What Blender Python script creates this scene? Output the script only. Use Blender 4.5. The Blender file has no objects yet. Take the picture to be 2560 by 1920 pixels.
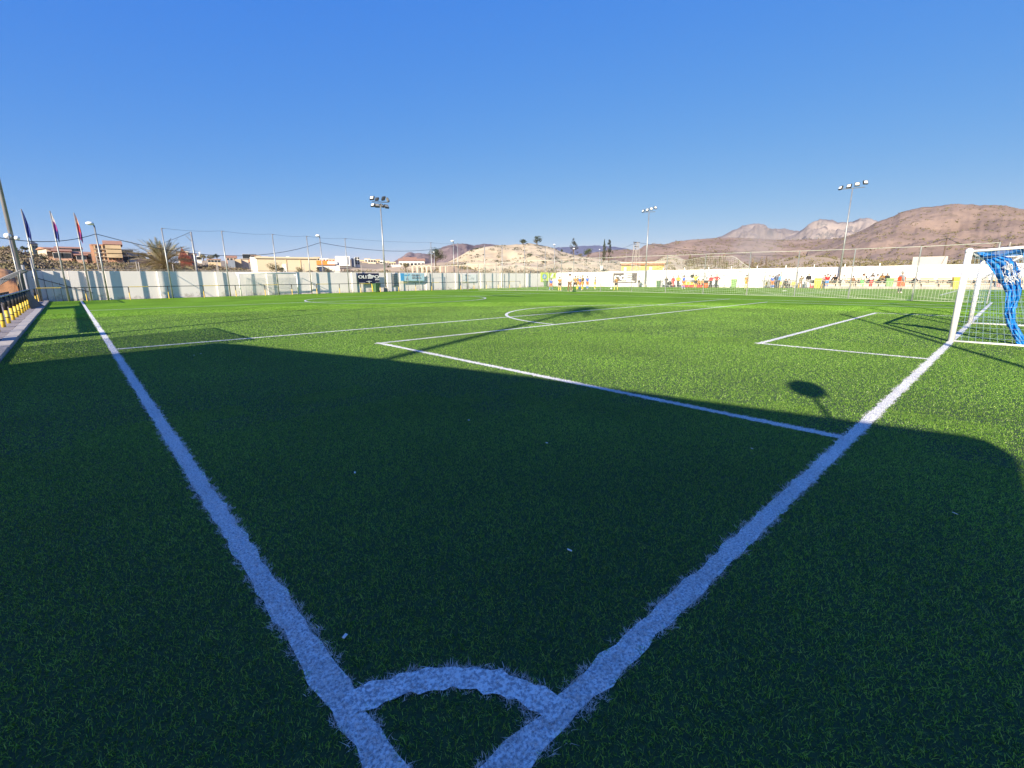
import bpy, bmesh, math, random, time
T0 = time.time()
import numpy as np
from mathutils import Vector, Matrix, noise as mnoise

random.seed(7)
NP = np.random.default_rng(11)
R = math.radians
scene = bpy.context.scene
COL = scene.collection

# ------------------------------------------------------------------ camera
CAM = np.array([-0.4405, -0.8184, 1.54])
YAW, PITCH, ROLL, FPX = .7513, -.2258, -.0048, 1158.23
_fw = np.array([math.sin(YAW)*math.cos(PITCH), math.cos(YAW)*math.cos(PITCH), math.sin(PITCH)])
_r = np.cross(_fw, [0, 0, 1.]); _r /= np.linalg.norm(_r)
_u = np.cross(_r, _fw)
_R = _r*math.cos(ROLL) + _u*math.sin(ROLL)
_U = -_r*math.sin(ROLL) + _u*math.cos(ROLL)
cd = bpy.data.cameras.new('camera')
cd.sensor_width = 36; cd.lens = 36*FPX/2560; cd.clip_start = .05; cd.clip_end = 40000
cam = bpy.data.objects.new('camera', cd); COL.objects.link(cam)
cam.matrix_world = Matrix(((_R[0], _U[0], -_fw[0], CAM[0]), (_R[1], _U[1], -_fw[1], CAM[1]),
                           (_R[2], _U[2], -_fw[2], CAM[2]), (0, 0, 0, 1)))
scene.camera = cam

# ------------------------------------------------------------------ light
SUN_EL = R(23.6)
SH = np.array([.914, .407])            # ground direction in which shadows fall
world = bpy.data.worlds.new('World'); scene.world = world; world.use_nodes = True
wn = world.node_tree.nodes; wl = world.node_tree.links
sky = wn.new('ShaderNodeTexSky'); sky.sky_type = 'NISHITA'; sky.sun_disc = False
sky.sun_elevation = SUN_EL; sky.sun_rotation = math.atan2(-SH[0], -SH[1])
sky.air_density = .6; sky.dust_density = 0; sky.ozone_density = 6; sky.altitude = 0
sep = wn.new('ShaderNodeSeparateColor'); cmb = wn.new('ShaderNodeCombineColor')
wl.new(sky.outputs[0], sep.inputs[0])
for i, (g_, k_) in enumerate(((1.11, 1.03), (.55, 1.77), (.04, 5.69))):      # the photograph's deep, evenly blue sky
    T_ = (5.0, 8.0, 11.0)[i]                       # brighter than anything in frame: the glow round the sun stays as the sky model has it
    mn = wn.new('ShaderNodeMath'); mn.operation = 'MINIMUM'; mn.inputs[1].default_value = T_; wl.new(sep.outputs[i], mn.inputs[0])
    mxx = wn.new('ShaderNodeMath'); mxx.operation = 'MAXIMUM'; mxx.inputs[1].default_value = T_; wl.new(sep.outputs[i], mxx.inputs[0])
    p0 = wn.new('ShaderNodeMath'); p0.operation = 'POWER'; p0.inputs[1].default_value = g_; wl.new(mn.outputs[0], p0.inputs[0])
    dv = wn.new('ShaderNodeMath'); dv.operation = 'DIVIDE'; dv.inputs[1].default_value = T_; wl.new(mxx.outputs[0], dv.inputs[0])
    pw = wn.new('ShaderNodeMath'); pw.operation = 'MULTIPLY'; wl.new(p0.outputs[0], pw.inputs[0]); wl.new(dv.outputs[0], pw.inputs[1])
    mu = wn.new('ShaderNodeMath'); mu.operation = 'MULTIPLY'; mu.inputs[1].default_value = k_; wl.new(pw.outputs[0], mu.inputs[0])
    wl.new(mu.outputs[0], cmb.inputs[i])
wl.new(cmb.outputs[0], wn['Background'].inputs[0]); wn['Background'].inputs[1].default_value = .063
sd = bpy.data.lights.new('sun', 'SUN'); sd.energy = 5.0; sd.angle = R(.45); sd.color = (1, .88, .68)
sun = bpy.data.objects.new('sun', sd); COL.objects.link(sun)
sun.rotation_euler = Vector((SH[0]*math.cos(SUN_EL), SH[1]*math.cos(SUN_EL), -math.sin(SUN_EL))).to_track_quat('-Z', 'Y').to_euler()
scene.view_settings.view_transform = 'Standard'; scene.view_settings.look = 'None'
scene.view_settings.exposure = 1.08; scene.view_settings.gamma = 1
scene.render.engine = 'CYCLES'
scene.cycles.max_bounces = 8; scene.cycles.diffuse_bounces = 6; scene.cycles.transparent_max_bounces = 12
scene.cycles.use_denoising = True

# ------------------------------------------------------------------ surveying helpers
# bearings read off the photograph (2560 px wide) turned into points of the place
def ray(px, py): return _fw + (px-1280)/FPX*_R + (960-py)/FPX*_U
def G(px, py, z=0.):
    d = ray(px, py); return CAM + (z-CAM[2])/d[2]*d
def onX(px, py, X):
    d = ray(px, py); return CAM + (X-CAM[0])/d[0]*d
def onD(px, py, D):
    d = ray(px, py); return CAM + D/math.hypot(d[0], d[1])*d
def dist(P): return math.hypot(P[0]-CAM[0], P[1]-CAM[1])
def proj(P):
    d = np.array(P, float)-CAM; z = d@_fw
    return 1280+FPX*(d@_R)/z, 960-FPX*(d@_U)/z

# ------------------------------------------------------------------ materials
def srgb(r, g, b):
    return tuple(((c/255)/12.92 if c/255 <= .04045 else (((c/255)+.055)/1.055)**2.4) for c in (r, g, b))
def mat(name, col, rough=.7, metal=0., noise=0., nscale=5., col2=None, bump=0., bscale=40., spec=.5, detail=4, lo=.35, hi=.65):
    m = bpy.data.materials.new(name); m.use_nodes = True
    nt = m.node_tree; b = nt.nodes['Principled BSDF']
    b.inputs['Base Color'].default_value = (*col, 1)
    b.inputs['Roughness'].default_value = rough; b.inputs['Metallic'].default_value = metal
    b.inputs['Specular IOR Level'].default_value = spec
    if noise or col2 or bump:
        geo = nt.nodes.new('ShaderNodeNewGeometry')
    if noise or col2:
        n = nt.nodes.new('ShaderNodeTexNoise'); n.inputs['Scale'].default_value = nscale; n.inputs['Detail'].default_value = detail
        nt.links.new(geo.outputs['Position'], n.inputs['Vector'])
        cr = nt.nodes.new('ShaderNodeValToRGB')
        c2 = col2 or tuple(c*(1-noise) for c in col)
        cr.color_ramp.elements[0].position = lo; cr.color_ramp.elements[1].position = hi
        cr.color_ramp.elements[0].color = (*c2, 1); cr.color_ramp.elements[1].color = (*col, 1)
        nt.links.new(n.outputs[0], cr.inputs[0]); nt.links.new(cr.outputs[0], b.inputs['Base Color'])
    if bump:
        n2 = nt.nodes.new('ShaderNodeTexNoise'); n2.inputs['Scale'].default_value = bscale; n2.inputs['Detail'].default_value = 5
        nt.links.new(geo.outputs['Position'], n2.inputs['Vector'])
        bp = nt.nodes.new('ShaderNodeBump'); bp.inputs['Strength'].default_value = 1; bp.inputs['Distance'].default_value = bump
        nt.links.new(n2.outputs[0], bp.inputs['Height']); nt.links.new(bp.outputs[0], b.inputs['Normal'])
    return m
M = {}
def mk(key, *a, **k): M[key] = mat(key, *a, **k)
mk('white_paint', (.78, .77, .74), .45, noise=.12, nscale=2.5)
mk('galvanised', (.36, .37, .37), .45, .55, noise=.25, nscale=3.)
mk('grey_steel', (.30, .30, .31), .5, .4, noise=.2, nscale=2.)
mk('dark_steel', (.05, .055, .06), .5, .3, noise=.3, nscale=6.)
mk('lamp_glass', (.80, .82, .84), .15); mk('lens_dull', (.20, .21, .23), .2)
mk('black', (.018, .018, .02), .6, noise=.3, nscale=8.)
mk('yellow', (.72, .47, .06), .5, noise=.2, nscale=9.)
mk('strong_yellow', (.66, .47, .05), .5, noise=.12, nscale=9.)
mk('rail_grey', (.33, .32, .32), .5, .3, noise=.25, nscale=3.)
mk('concrete', (.36, .33, .30), .9, noise=.25, nscale=3., bump=.004)
mk('paving', (.30, .26, .25), .9, noise=.3, nscale=5., bump=.003)
mk('kerb', (.44, .40, .37), .9, noise=.2, nscale=6., bump=.003)
mk('earth', (.36, .26, .16), .95, col2=(.22, .16, .10), nscale=.3, bump=.05, bscale=2.)
mk('orange_earth', (.42, .22, .10), .95, col2=(.30, .15, .07), nscale=.6, bump=.1, bscale=1.5)
mk('sand', (.60, .49, .33), .95, col2=(.46, .36, .23), nscale=.12, bump=.3, bscale=.6, detail=8)
mk('scrub_soil', (.30, .22, .14), .95, col2=(.15, .12, .075), nscale=.15, bump=.3, bscale=.5, detail=8)
mk('plain', (.50, .38, .25), .95, col2=(.36, .27, .18), nscale=.02, bump=.5, bscale=.1, detail=8)
mk('town_slope', (.36, .28, .20), .95, col2=(.22, .18, .12), nscale=.05, bump=.5, bscale=.1, detail=8)
mk('net_white', (.72, .74, .62), .8)
mk('net_blue', (.04, .24, .62), .7)
mk('net_grey', (.26, .38, .48), .8)
mk('tarp_blue', (.015, .24, .70), .55, noise=.38, nscale=9., detail=6)
mk('wire', (.03, .035, .045), .6)
mk('skin', (.52, .30, .20), .6); mk('hair_dark', (.025, .017, .012), .6); mk('hair_grey', (.25, .24, .23), .7)
mk('leaf_dark', (.045, .060, .022), .75, col2=(.020, .030, .012), nscale=1.2)
mk('leaf_olive', (.20, .17, .075), .8, col2=(.09, .08, .04), nscale=1.)
mk('leaf_green', (.075, .10, .028), .75, col2=(.035, .05, .016), nscale=1.)
mk('leaf_dry', (.25, .195, .13), .85, col2=(.14, .11, .08), nscale=.7)
mk('leaf_conifer', (.05, .055, .04), .8, col2=(.02, .026, .018), nscale=1.)
mk('bark', (.14, .10, .07), .9, noise=.4, nscale=8.)
mk('palm_frond', (.50, .40, .24), .7, col2=(.20, .18, .09), nscale=1.2)
mk('palm_green', (.36, .31, .19), .65, col2=(.10, .12, .06), nscale=1.2)
mk('glass_dark', (.03, .035, .04), .15)
mk('roof_tile', (.42, .23, .15), .85, col2=(.32, .17, .11), nscale=1.2)
mk('bldg_white', (.76, .73, .68), .8, noise=.15, nscale=.5)
mk('bldg_cream', (.66, .52, .40), .85, noise=.18, nscale=.4)
mk('bldg_pink', (.62, .40, .30), .85, noise=.18, nscale=.4)
mk('bldg_brick', (.52, .29, .19), .85, noise=.25, nscale=.8)
mk('bldg_tan', (.58, .44, .27), .85, noise=.15, nscale=.5)
mk('bldg_beige', (.50, .43, .31), .85, noise=.12, nscale=.2)
mk('canvas', (.46, .42, .38), .9, noise=.1, nscale=.6)
mk('bldg_grey', (.22, .25, .30), .8, noise=.15, nscale=.5)
mk('bldg_yellow', (.50, .34, .12), .8, noise=.2, nscale=.4)
mk('barn_red', (.25, .06, .04), .8, noise=.25, nscale=.6)
mk('orange_band', (.80, .22, .04), .6)
mk('tower_stone', (.62, .55, .36), .85, noise=.2, nscale=.6)
mk('slate', (.10, .11, .13), .6)
mk('navy', (.010, .012, .045), .5)
mk('lightblue', (.42, .62, .72), .5); mk('midblue', (.08, .35, .66), .5)
mk('sign_dark', (.06, .045, .05), .5); mk('sign_lime', (.55, .68, .06), .6)
mk('sign_white', (.78, .79, .78), .5); mk('sign_greytext', (.25, .27, .30), .6)
mk('bin_green', (.06, .13, .06), .5); mk('bin_lightgreen', (.16, .28, .10), .5)
mk('red', (.50, .02, .025), .6); mk('vest_orange', (.80, .11, .03), .6)
mk('polycarb', (.40, .42, .45), .25)

def wall_mat(name, base, dirt):
    m = mat(name, base, .85, noise=.06, nscale=.7, bump=.003, bscale=12)
    nt = m.node_tree; b = nt.nodes['Principled BSDF']
    src = b.inputs['Base Color'].links[0].from_socket
    geo = nt.nodes.new('ShaderNodeNewGeometry'); sp = nt.nodes.new('ShaderNodeSeparateXYZ')
    nt.links.new(geo.outputs['Position'], sp.inputs[0])
    n = nt.nodes.new('ShaderNodeTexNoise'); n.inputs['Scale'].default_value = 1.3; n.inputs['Detail'].default_value = 8; n.inputs['Roughness'].default_value = .75
    nt.links.new(geo.outputs['Position'], n.inputs['Vector'])
    mr = nt.nodes.new('ShaderNodeMapRange'); mr.inputs[1].default_value = 0; mr.inputs[2].default_value = .95
    mr.inputs[3].default_value = .13; mr.inputs[4].default_value = -.12
    nt.links.new(sp.outputs[2], mr.inputs[0])
    ad = nt.nodes.new('ShaderNodeMath'); ad.operation = 'ADD'; nt.links.new(n.outputs[0], ad.inputs[0]); nt.links.new(mr.outputs[0], ad.inputs[1])
    cr = nt.nodes.new('ShaderNodeValToRGB'); cr.color_ramp.elements[0].position = .56; cr.color_ramp.elements[1].position = .68
    cr.color_ramp.elements[0].color = (0, 0, 0, 1); cr.color_ramp.elements[1].color = (.8, .8, .8, 1)
    nt.links.new(ad.outputs[0], cr.inputs[0])
    mx = nt.nodes.new('ShaderNodeMix'); mx.data_type = 'RGBA'
    nt.links.new(cr.outputs[0], mx.inputs[0]); nt.links.new(src, mx.inputs[6]); mx.inputs[7].default_value = (*dirt, 1)
    nt.links.new(mx.outputs[2], b.inputs['Base Color'])
    return m
M['wall'] = wall_mat('whitewash', (.80, .745, .72), (.42, .38, .34))

def rock_mat(name, c1, c2, c3, s1, s2, speck, sthr=.62):
    m = bpy.data.materials.new(name); m.use_nodes = True; nt = m.node_tree; b = nt.nodes['Principled BSDF']
    b.inputs['Roughness'].default_value = .95; b.inputs['Specular IOR Level'].default_value = .1
    geo = nt.nodes.new('ShaderNodeNewGeometry')
    n = nt.nodes.new('ShaderNodeTexNoise'); n.inputs['Scale'].default_value = s1; n.inputs['Detail'].default_value = 10; n.inputs['Roughness'].default_value = .65
    n2 = nt.nodes.new('ShaderNodeTexNoise'); n2.inputs['Scale'].default_value = s2; n2.inputs['Detail'].default_value = 6; n2.inputs['Roughness'].default_value = .7
    for q in (n, n2): nt.links.new(geo.outputs['Position'], q.inputs['Vector'])
    cr = nt.nodes.new('ShaderNodeValToRGB'); cr.color_ramp.elements[0].position = .38; cr.color_ramp.elements[1].position = .62
    cr.color_ramp.elements[0].color = (*c1, 1); cr.color_ramp.elements[1].color = (*c2, 1)
    nt.links.new(n.outputs[0], cr.inputs[0])
    st = nt.nodes.new('ShaderNodeValToRGB'); st.color_ramp.elements[0].position = sthr-.06; st.color_ramp.elements[1].position = sthr
    st.color_ramp.elements[0].color = (0, 0, 0, 1); st.color_ramp.elements[1].color = (speck, speck, speck, 1)
    nt.links.new(n2.outputs[0], st.inputs[0])
    mx = nt.nodes.new('ShaderNodeMix'); mx.data_type = 'RGBA'
    nt.links.new(st.outputs[0], mx.inputs[0]); nt.links.new(cr.outputs[0], mx.inputs[6]); mx.inputs[7].default_value = (*c3, 1)
    nt.links.new(mx.outputs[2], b.inputs['Base Color'])
    bp = nt.nodes.new('ShaderNodeBump'); bp.inputs['Strength'].default_value = 1; bp.inputs['Distance'].default_value = .6/s1*.1
    nt.links.new(n.outputs[0], bp.inputs['Height']); nt.links.new(bp.outputs[0], b.inputs['Normal'])
    return m
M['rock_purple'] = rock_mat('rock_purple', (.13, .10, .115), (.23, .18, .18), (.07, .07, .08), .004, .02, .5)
M['rock_hazed'] = rock_mat('rock_hazed', (.09, .10, .17), (.14, .16, .25), (.28, .28, .32), .0006, .003, .5, .66)  # the blue of distant haze is painted into this rock colour
M['rock_grey'] = rock_mat('rock_grey', (.17, .15, .155), (.33, .28, .255), (.09, .10, .12), .0022, .01, .55)
M['rock_brown'] = rock_mat('rock_brown', (.235, .17, .14), (.33, .245, .20), (.12, .10, .075), .008, .07, .5, .60)
M['rock_hill'] = rock_mat('rock_hill', (.24, .175, .14), (.34, .25, .20), (.13, .105, .08), .007, .06, .5, .61)

# turf: colour comes from per-blade variation and slow patches
def turf_mat(name, c_dark, c_mid, c_light, blades, transl=.42):
    m = bpy.data.materials.new(name); m.use_nodes = True; nt = m.node_tree; b = nt.nodes['Principled BSDF']
    b.inputs['Roughness'].default_value = .36 if blades else .8
    b.inputs['Specular IOR Level'].default_value = .5 if blades else .05
    geo = nt.nodes.new('ShaderNodeNewGeometry')
    n = nt.nodes.new('ShaderNodeTexNoise'); n.inputs['Scale'].default_value = .35; n.inputs['Detail'].default_value = 6; n.inputs['Roughness'].default_value = .6
    nt.links.new(geo.outputs['Position'], n.inputs['Vector'])
    if blades:
        at = nt.nodes.new('ShaderNodeAttribute'); at.attribute_name = 'cv'; fine = at.outputs['Fac']
    else:
        n2 = nt.nodes.new('ShaderNodeTexNoise'); n2.inputs['Scale'].default_value = 28; n2.inputs['Detail'].default_value = 5; n2.inputs['Roughness'].default_value = .8
        nt.links.new(geo.outputs['Position'], n2.inputs['Vector'])
        mr = nt.nodes.new('ShaderNodeMapRange'); mr.inputs[1].default_value = .3; mr.inputs[2].default_value = .7
        nt.links.new(n2.outputs[0], mr.inputs[0]); fine = mr.outputs[0]
    cr = nt.nodes.new('ShaderNodeValToRGB')
    cr.color_ramp.elements[0].position = 0; cr.color_ramp.elements[1].position = 1
    cr.color_ramp.elements[0].color = (*c_dark, 1); cr.color_ramp.elements[1].color = (*c_light, 1)
    e = cr.color_ramp.elements.new(.55); e.color = (*c_mid, 1)
    nt.links.new(fine, cr.inputs[0])
    mr2 = nt.nodes.new('ShaderNodeMapRange'); mr2.inputs[1].default_value = .3; mr2.inputs[2].default_value = .7; mr2.inputs[3].default_value = .74; mr2.inputs[4].default_value = 1.2
    nt.links.new(n.outputs[0], mr2.inputs[0])
    hv = nt.nodes.new('ShaderNodeHueSaturation'); nt.links.new(cr.outputs[0], hv.inputs['Color']); nt.links.new(mr2.outputs[0], hv.inputs['Value'])
    nt.links.new(hv.outputs[0], b.inputs['Base Color'])
    if blades:
        tr = nt.nodes.new('ShaderNodeBsdfTranslucent'); nt.links.new(hv.outputs[0], tr.inputs[0])
        ms = nt.nodes.new('ShaderNodeMixShader'); ms.inputs[0].default_value = transl
        nt.links.new(b.outputs[0], ms.inputs[1]); nt.links.new(tr.outputs[0], ms.inputs[2])
        nt.links.new(ms.outputs[0], nt.nodes['Material Output'].inputs[0])
    return m
M['blades'] = turf_mat('green_fibre', (.05, .125, .018), (.215, .46, .036), (.48, .70, .12), True)
M['blades_white'] = turf_mat('white_fibre', (.50, .50, .53), (.93, .93, .92), (.97, .97, .96), True, .5)
M['turf'] = turf_mat('green_turf', (.085, .175, .012), (.14, .285, .018), (.20, .38, .030), False)
mk('turf_base', (.035, .075, .022), .95, noise=.4, nscale=60)
mk('line_white', (.86, .86, .83), .85, col2=(.34, .35, .37), nscale=80, lo=.40, hi=.58)  # dark speckle paints the shaded gaps between the fibres

# ------------------------------------------------------------------ mesh helpers
def link(o, parent=None):
    COL.objects.link(o)
    if parent is not None: o.parent = parent
    return o
def tag(o, label=None, cat=None, group=None, kind=None):
    if label: o['label'] = label
    if cat: o['category'] = cat
    if group: o['group'] = group
    if kind: o['kind'] = kind
    return o
def empty(name, loc=(0, 0, 0), rz=0., label=None, cat=None, group=None):
    o = bpy.data.objects.new(name, None); o.location = loc; o.rotation_euler = (0, 0, rz); o.empty_display_size = .2
    COL.objects.link(o); return tag(o, label, cat, group)
class MB:
    def __init__(s): s.v = []; s.f = []; s.m = []; s.mi = 0
    def add(s, vs, fs):
        k = len(s.v); s.v += [tuple(map(float, q)) for q in vs]; s.f += [tuple(i+k for i in f) for f in fs]; s.m += [s.mi]*len(fs); return s
    def box(s, c, d, rz=0., M4=None):
        hx, hy, hz = d[0]/2, d[1]/2, d[2]/2; co, si = math.cos(rz), math.sin(rz); vs = []
        for x in (-hx, hx):
            for y in (-hy, hy):
                for z in (-hz, hz):
                    vs.append((c[0]+x*co-y*si, c[1]+x*si+y*co, c[2]+z))
        if M4 is not None: vs = [tuple(M4 @ Vector(q)) for q in vs]
        return s.add(vs, [(0, 1, 3, 2), (4, 6, 7, 5), (0, 4, 5, 1), (2, 3, 7, 6), (0, 2, 6, 4), (1, 5, 7, 3)])
    def tube(s, pts, r, n=8, caps=True):
        pts = [Vector(map(float, p)) for p in pts]; rs = r if isinstance(r, (list, tuple)) else [r]*len(pts)
        vs = []; fs = []
        for i, p in enumerate(pts):
            t = (pts[min(i+1, len(pts)-1)]-pts[max(i-1, 0)])
            t = t.normalized() if t.length > 1e-9 else Vector((0, 0, 1))
            a = t.cross(Vector((0, 0, 1)) if abs(t.z) < .95 else Vector((1, 0, 0))).normalized(); b = t.cross(a)
            for k in range(n):
                an = 2*math.pi*k/n; vs.append(p+(a*math.cos(an)+b*math.sin(an))*rs[i])
        for i in range(len(pts)-1):
            for k in range(n):
                fs.append((i*n+k, i*n+(k+1) % n, (i+1)*n+(k+1) % n, (i+1)*n+k))
        if caps: fs += [tuple(range(n-1, -1, -1)), tuple(range((len(pts)-1)*n, len(pts)*n))]
        return s.add(vs, fs)
    def sphere(s, c, r, nu=10, nv=6, sz=1.):
        vs = []; fs = []
        for i in range(nv+1):
            a = math.pi*i/nv
            for k in range(nu):
                b = 2*math.pi*k/nu; vs.append((c[0]+r*math.sin(a)*math.cos(b), c[1]+r*math.sin(a)*math.sin(b), c[2]+r*sz*math.cos(a)))
        for i in range(nv):
            for k in range(nu): fs.append((i*nu+k, (i+1)*nu+k, (i+1)*nu+(k+1) % nu, i*nu+(k+1) % nu))
        return s.add(vs, fs)
    def prism(s, poly, z0, z1):
        n = len(poly); vs = [(p[0], p[1], z0) for p in poly]+[(p[0], p[1], z1) for p in poly]
        return s.add(vs, [tuple(range(n-1, -1, -1)), tuple(range(n, 2*n))]+[(i, (i+1) % n, (i+1) % n+n, i+n) for i in range(n)])
    def mesh(s, name, smooth=False):
        me = bpy.data.meshes.new(name); me.from_pydata(s.v, [], s.f)
        if smooth: me.polygons.foreach_set('use_smooth', [True]*len(s.f))
        if any(s.m): me.polygons.foreach_set('material_index', s.m)
        return me
    def build(s, name, m, parent=None, smooth=False, kind=None):
        me = s.mesh(name, smooth)
        for q in (m if isinstance(m, (list, tuple)) else [m]): me.materials.append(M[q] if isinstance(q, str) else q)
        o = bpy.data.objects.new(name, me); link(o, parent)
        if kind: o['kind'] = kind
        return o
def copy_tree(o, parent=None):
    c = o.copy(); COL.objects.link(c); c.parent = parent
    for ch in list(o.children): copy_tree(ch, c)
    return c
def quads_obj(name, V, F, m, parent=None, kind=None):
    me = bpy.data.meshes.new(name); me.from_pydata([tuple(q) for q in V], [], F)
    me.materials.append(M[m] if isinstance(m, str) else m)
    o = bpy.data.objects.new(name, me); link(o, parent)
    if kind: o['kind'] = kind
    return o
ORD = ['first', 'second', 'third', 'fourth', 'fifth', 'sixth', 'seventh', 'eighth', 'ninth', 'tenth', 'eleventh', 'twelfth', 'thirteenth',
       'fourteenth', 'fifteenth', 'sixteenth', 'seventeenth', 'eighteenth', 'nineteenth', 'twentieth']

# ------------------------------------------------------------------ ground, pitch
def big_ground():
    V, F = [], []
    rs = [0.01, 60, 90, 140, 220, 400, 800, 1600, 3500, 8000, 20000]; n = 64
    for i, r in enumerate(rs):
        for k in range(n):
            a = 2*math.pi*k/n; V.append((r*math.cos(a)+30, r*math.sin(a)+25, -.05 if i < 3 else -.05-.0*i))
    for i in range(len(rs)-1):
        for k in range(n): F.append((i*n+k, (i+1)*n+k, (i+1)*n+(k+1) % n, i*n+(k+1) % n))
    return quads_obj('ground', V, F, 'earth', kind='structure')
big_ground()
# the artificial turf of both fields, one sheet laid up to the walls and the left kerb
WALL_A = np.array([-14., 45.6]); _wd = np.array([1., .12])
_d = ray(1392, 715)[:2]; _t = np.linalg.solve(np.array([_d, -_wd]).T, WALL_A-CAM[:2]); WALL_B = CAM[:2]+_t[0]*_d       # far wall line
RW_A, RW_B = WALL_B.copy(), np.array([81., -14.])              # right wall line
KX = -1.62
fp = [(KX, -14), (KX, 46.9), (WALL_B[0]-.1, WALL_B[1]-.1), (RW_B[0]-.05, RW_B[1])]
pf = MB(); pf.add([(x, y, 0) for x, y in fp], [(0, 3, 2, 1)]); pf.build('pitch', 'turf', kind='structure')

W_ = .12; PW = 33.14; MX = 17.67; LN = 62.1; YA = 12.85
LINES = []   # (x0,y0,x1,y1,width) centre lines
def ln(name, pts, w=W_, z=.004):
    z += .010          # the painted pile stands level with the infill
    P = [np.array(p, float) for p in pts]; V = []; F = []
    if len(P) == 2:
        nseg = max(1, int(np.linalg.norm(P[1]-P[0])/.09)); P = [P[0]+(P[1]-P[0])*k/nseg for k in range(nseg+1)]
    cum = [0.]
    for i in range(1, len(P)): cum.append(cum[-1]+np.linalg.norm(P[i]-P[i-1]))
    for i, p in enumerate(P):
        t = P[min(i+1, len(P)-1)]-P[max(i-1, 0)]; t = t/np.linalg.norm(t); nn = np.array([-t[1], t[0]])
        wn_ = w-.016*min(1, max(0, (15-np.linalg.norm(p-CAM[:2]))/4))          # near by, only tufts make the edge
        wv = min(1, max(0, (16-np.linalg.norm(p-CAM[:2]))/6)); o1, o2 = [wv*(.007*math.sin(i*2.3+q)+.006*math.sin(i*.9+q*3)+NP.uniform(-.006, .006)) for q in (0, 2)]
        V.append((*(p+nn*(wn_/2+o1)), z)); V.append((*(p-nn*(wn_/2+o2)), z))
    for i in range(len(P)-1): F.append((2*i, 2*i+1, 2*i+3, 2*i+2))
    if len(pts) == 2: LINES.append((*P[0], *P[-1], w))
    else:
        for i in range(len(P)-1): LINES.append((*P[i], *P[i+1], w))
    o = quads_obj(name, V, F, 'line_white', kind='structure')
    return o
h = W_/2
ln('touchline', [(h, 0), (h, 46.6)])
ln('goal_line', [(W_, h), (PW+5, h)])
ln('corner_arc', [(( .67-h)*math.cos(a), (.67-h)*math.sin(a)) for a in np.linspace(.09, math.pi/2-.09, 26)], z=.008)
ph, pdp, gh, gd = 12.92, 9.53, 6.6, 3.15
ln('penalty_line', [(MX-ph+h, W_), (MX-ph+h, pdp)])
ln('penalty_line', [(MX-ph, pdp-h), (MX+ph, pdp-h)], z=.006)
ln('penalty_line', [(MX+ph-h, pdp-W_), (MX+ph-h, W_)])
ln('goal_area_line', [(MX-gh+h, W_), (MX-gh+h, gd)])
ln('goal_area_line', [(MX-gh, gd-h), (MX+gh, gd-h)], z=.006)
ln('goal_area_line', [(MX+gh-h, gd-W_), (MX+gh-h, W_)])
ln('offside_line', [(W_, YA-h), (PW, YA-h)], z=.006)
_a0 = math.asin((pdp-9.32)/6.6)
ln('penalty_arc', [(MX+(6.6-h)*math.cos(a), 9.32+(6.6-h)*math.sin(a)) for a in np.linspace(_a0, math.pi-_a0, 60)], z=.008)
ln('far_touchline', [(PW, 0), (PW, 50)], z=.01)
ln('halfway_line', [(W_, LN/2), (PW, LN/2)], z=.006)
ln('centre_circle', [(MX+(6.6-h)*math.cos(a), LN/2+(6.6-h)*math.sin(a)) for a in np.linspace(0, 2*math.pi, 97)], z=.008)
# far penalty markings and the markings of the field beyond the net
def pl(name, pts, w=.11, z=.005): return ln(name, [G(*p)[:2] for p in pts], w, z)
pl('far_goal_area_line', [(582, 742), (705, 739.5)]); pl('far_penalty_line', [(500, 744), (560, 743)])
pl('far_penalty_line', [(870, 734), (905, 732.6)])
for a, b in (((1905, 738), (2190, 722)), ((1990, 734.5), (2060, 732)), ((2350, 738.5), (2395, 726.5)), ((1720, 727), (1900, 722))): pl('second_field_line', [a, b])
LINES_NEAR = [l for l in LINES]

# ------------------------------------------------------------------ blades
def line_dist(P):
    """signed distance to the nearest painted line edge (negative = inside), with wobbling tufts"""
    d = np.full(len(P), 9.)
    for x0, y0, x1, y1, w in LINES_NEAR:
        a = np.array([x0, y0]); b = np.array([x1, y1]); ab = b-a; L2 = ab@ab
        if L2 == 0: continue
        t = np.clip((P-a)@ab/L2, 0, 1); q = a+t[:, None]*ab
        d = np.minimum(d, np.linalg.norm(P-q, axis=1)-w/2)
    wob = .008*np.sin(P[:, 0]*7.1+P[:, 1]*3.7)+.009*np.sin(P[:, 0]*23+P[:, 1]*29+1.)+.010*np.sin(P[:, 0]*61-P[:, 1]*57)+.007*np.sin(P[:, 0]*131+P[:, 1]*117)
    return d+wob
def blades(P, hgt, wid, seed, lean=.55):
    """grass fibres rooted at P: 5 verts, a quad and a tip triangle each"""
    g = np.random.default_rng(seed); n = len(P)
    az = g.uniform(0, 2*np.pi, n); fa = az+g.normal(0, 1.2, n)
    h_ = hgt*g.uniform(.65, 1.15, n); w = wid*g.uniform(.7, 1.3, n)
    l1 = h_*g.uniform(.05, .35, n)*lean*1.6; l2 = h_*g.uniform(.35, 1.3, n)*lean*1.5
    dx, dy = np.cos(az), np.sin(az); wx, wy = np.cos(fa)*w/2, np.sin(fa)*w/2
    V = np.empty((n, 5, 3))
    V[:, 0] = np.c_[P[:, 0]-wx, P[:, 1]-wy, np.zeros(n)]; V[:, 1] = np.c_[P[:, 0]+wx, P[:, 1]+wy, np.zeros(n)]
    mx, my, mz = P[:, 0]+dx*l1, P[:, 1]+dy*l1, h_*.62
    V[:, 2] = np.c_[mx+wx*.85, my+wy*.85, mz]; V[:, 3] = np.c_[mx-wx*.85, my-wy*.85, mz]
    V[:, 4] = np.c_[P[:, 0]+dx*l2, P[:, 1]+dy*l2, h_*g.uniform(.86, 1.04, n)]
    cv = np.repeat(g.uniform(0, 1, n)**1.1, 5)
    return V.reshape(-1, 3), cv
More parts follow.
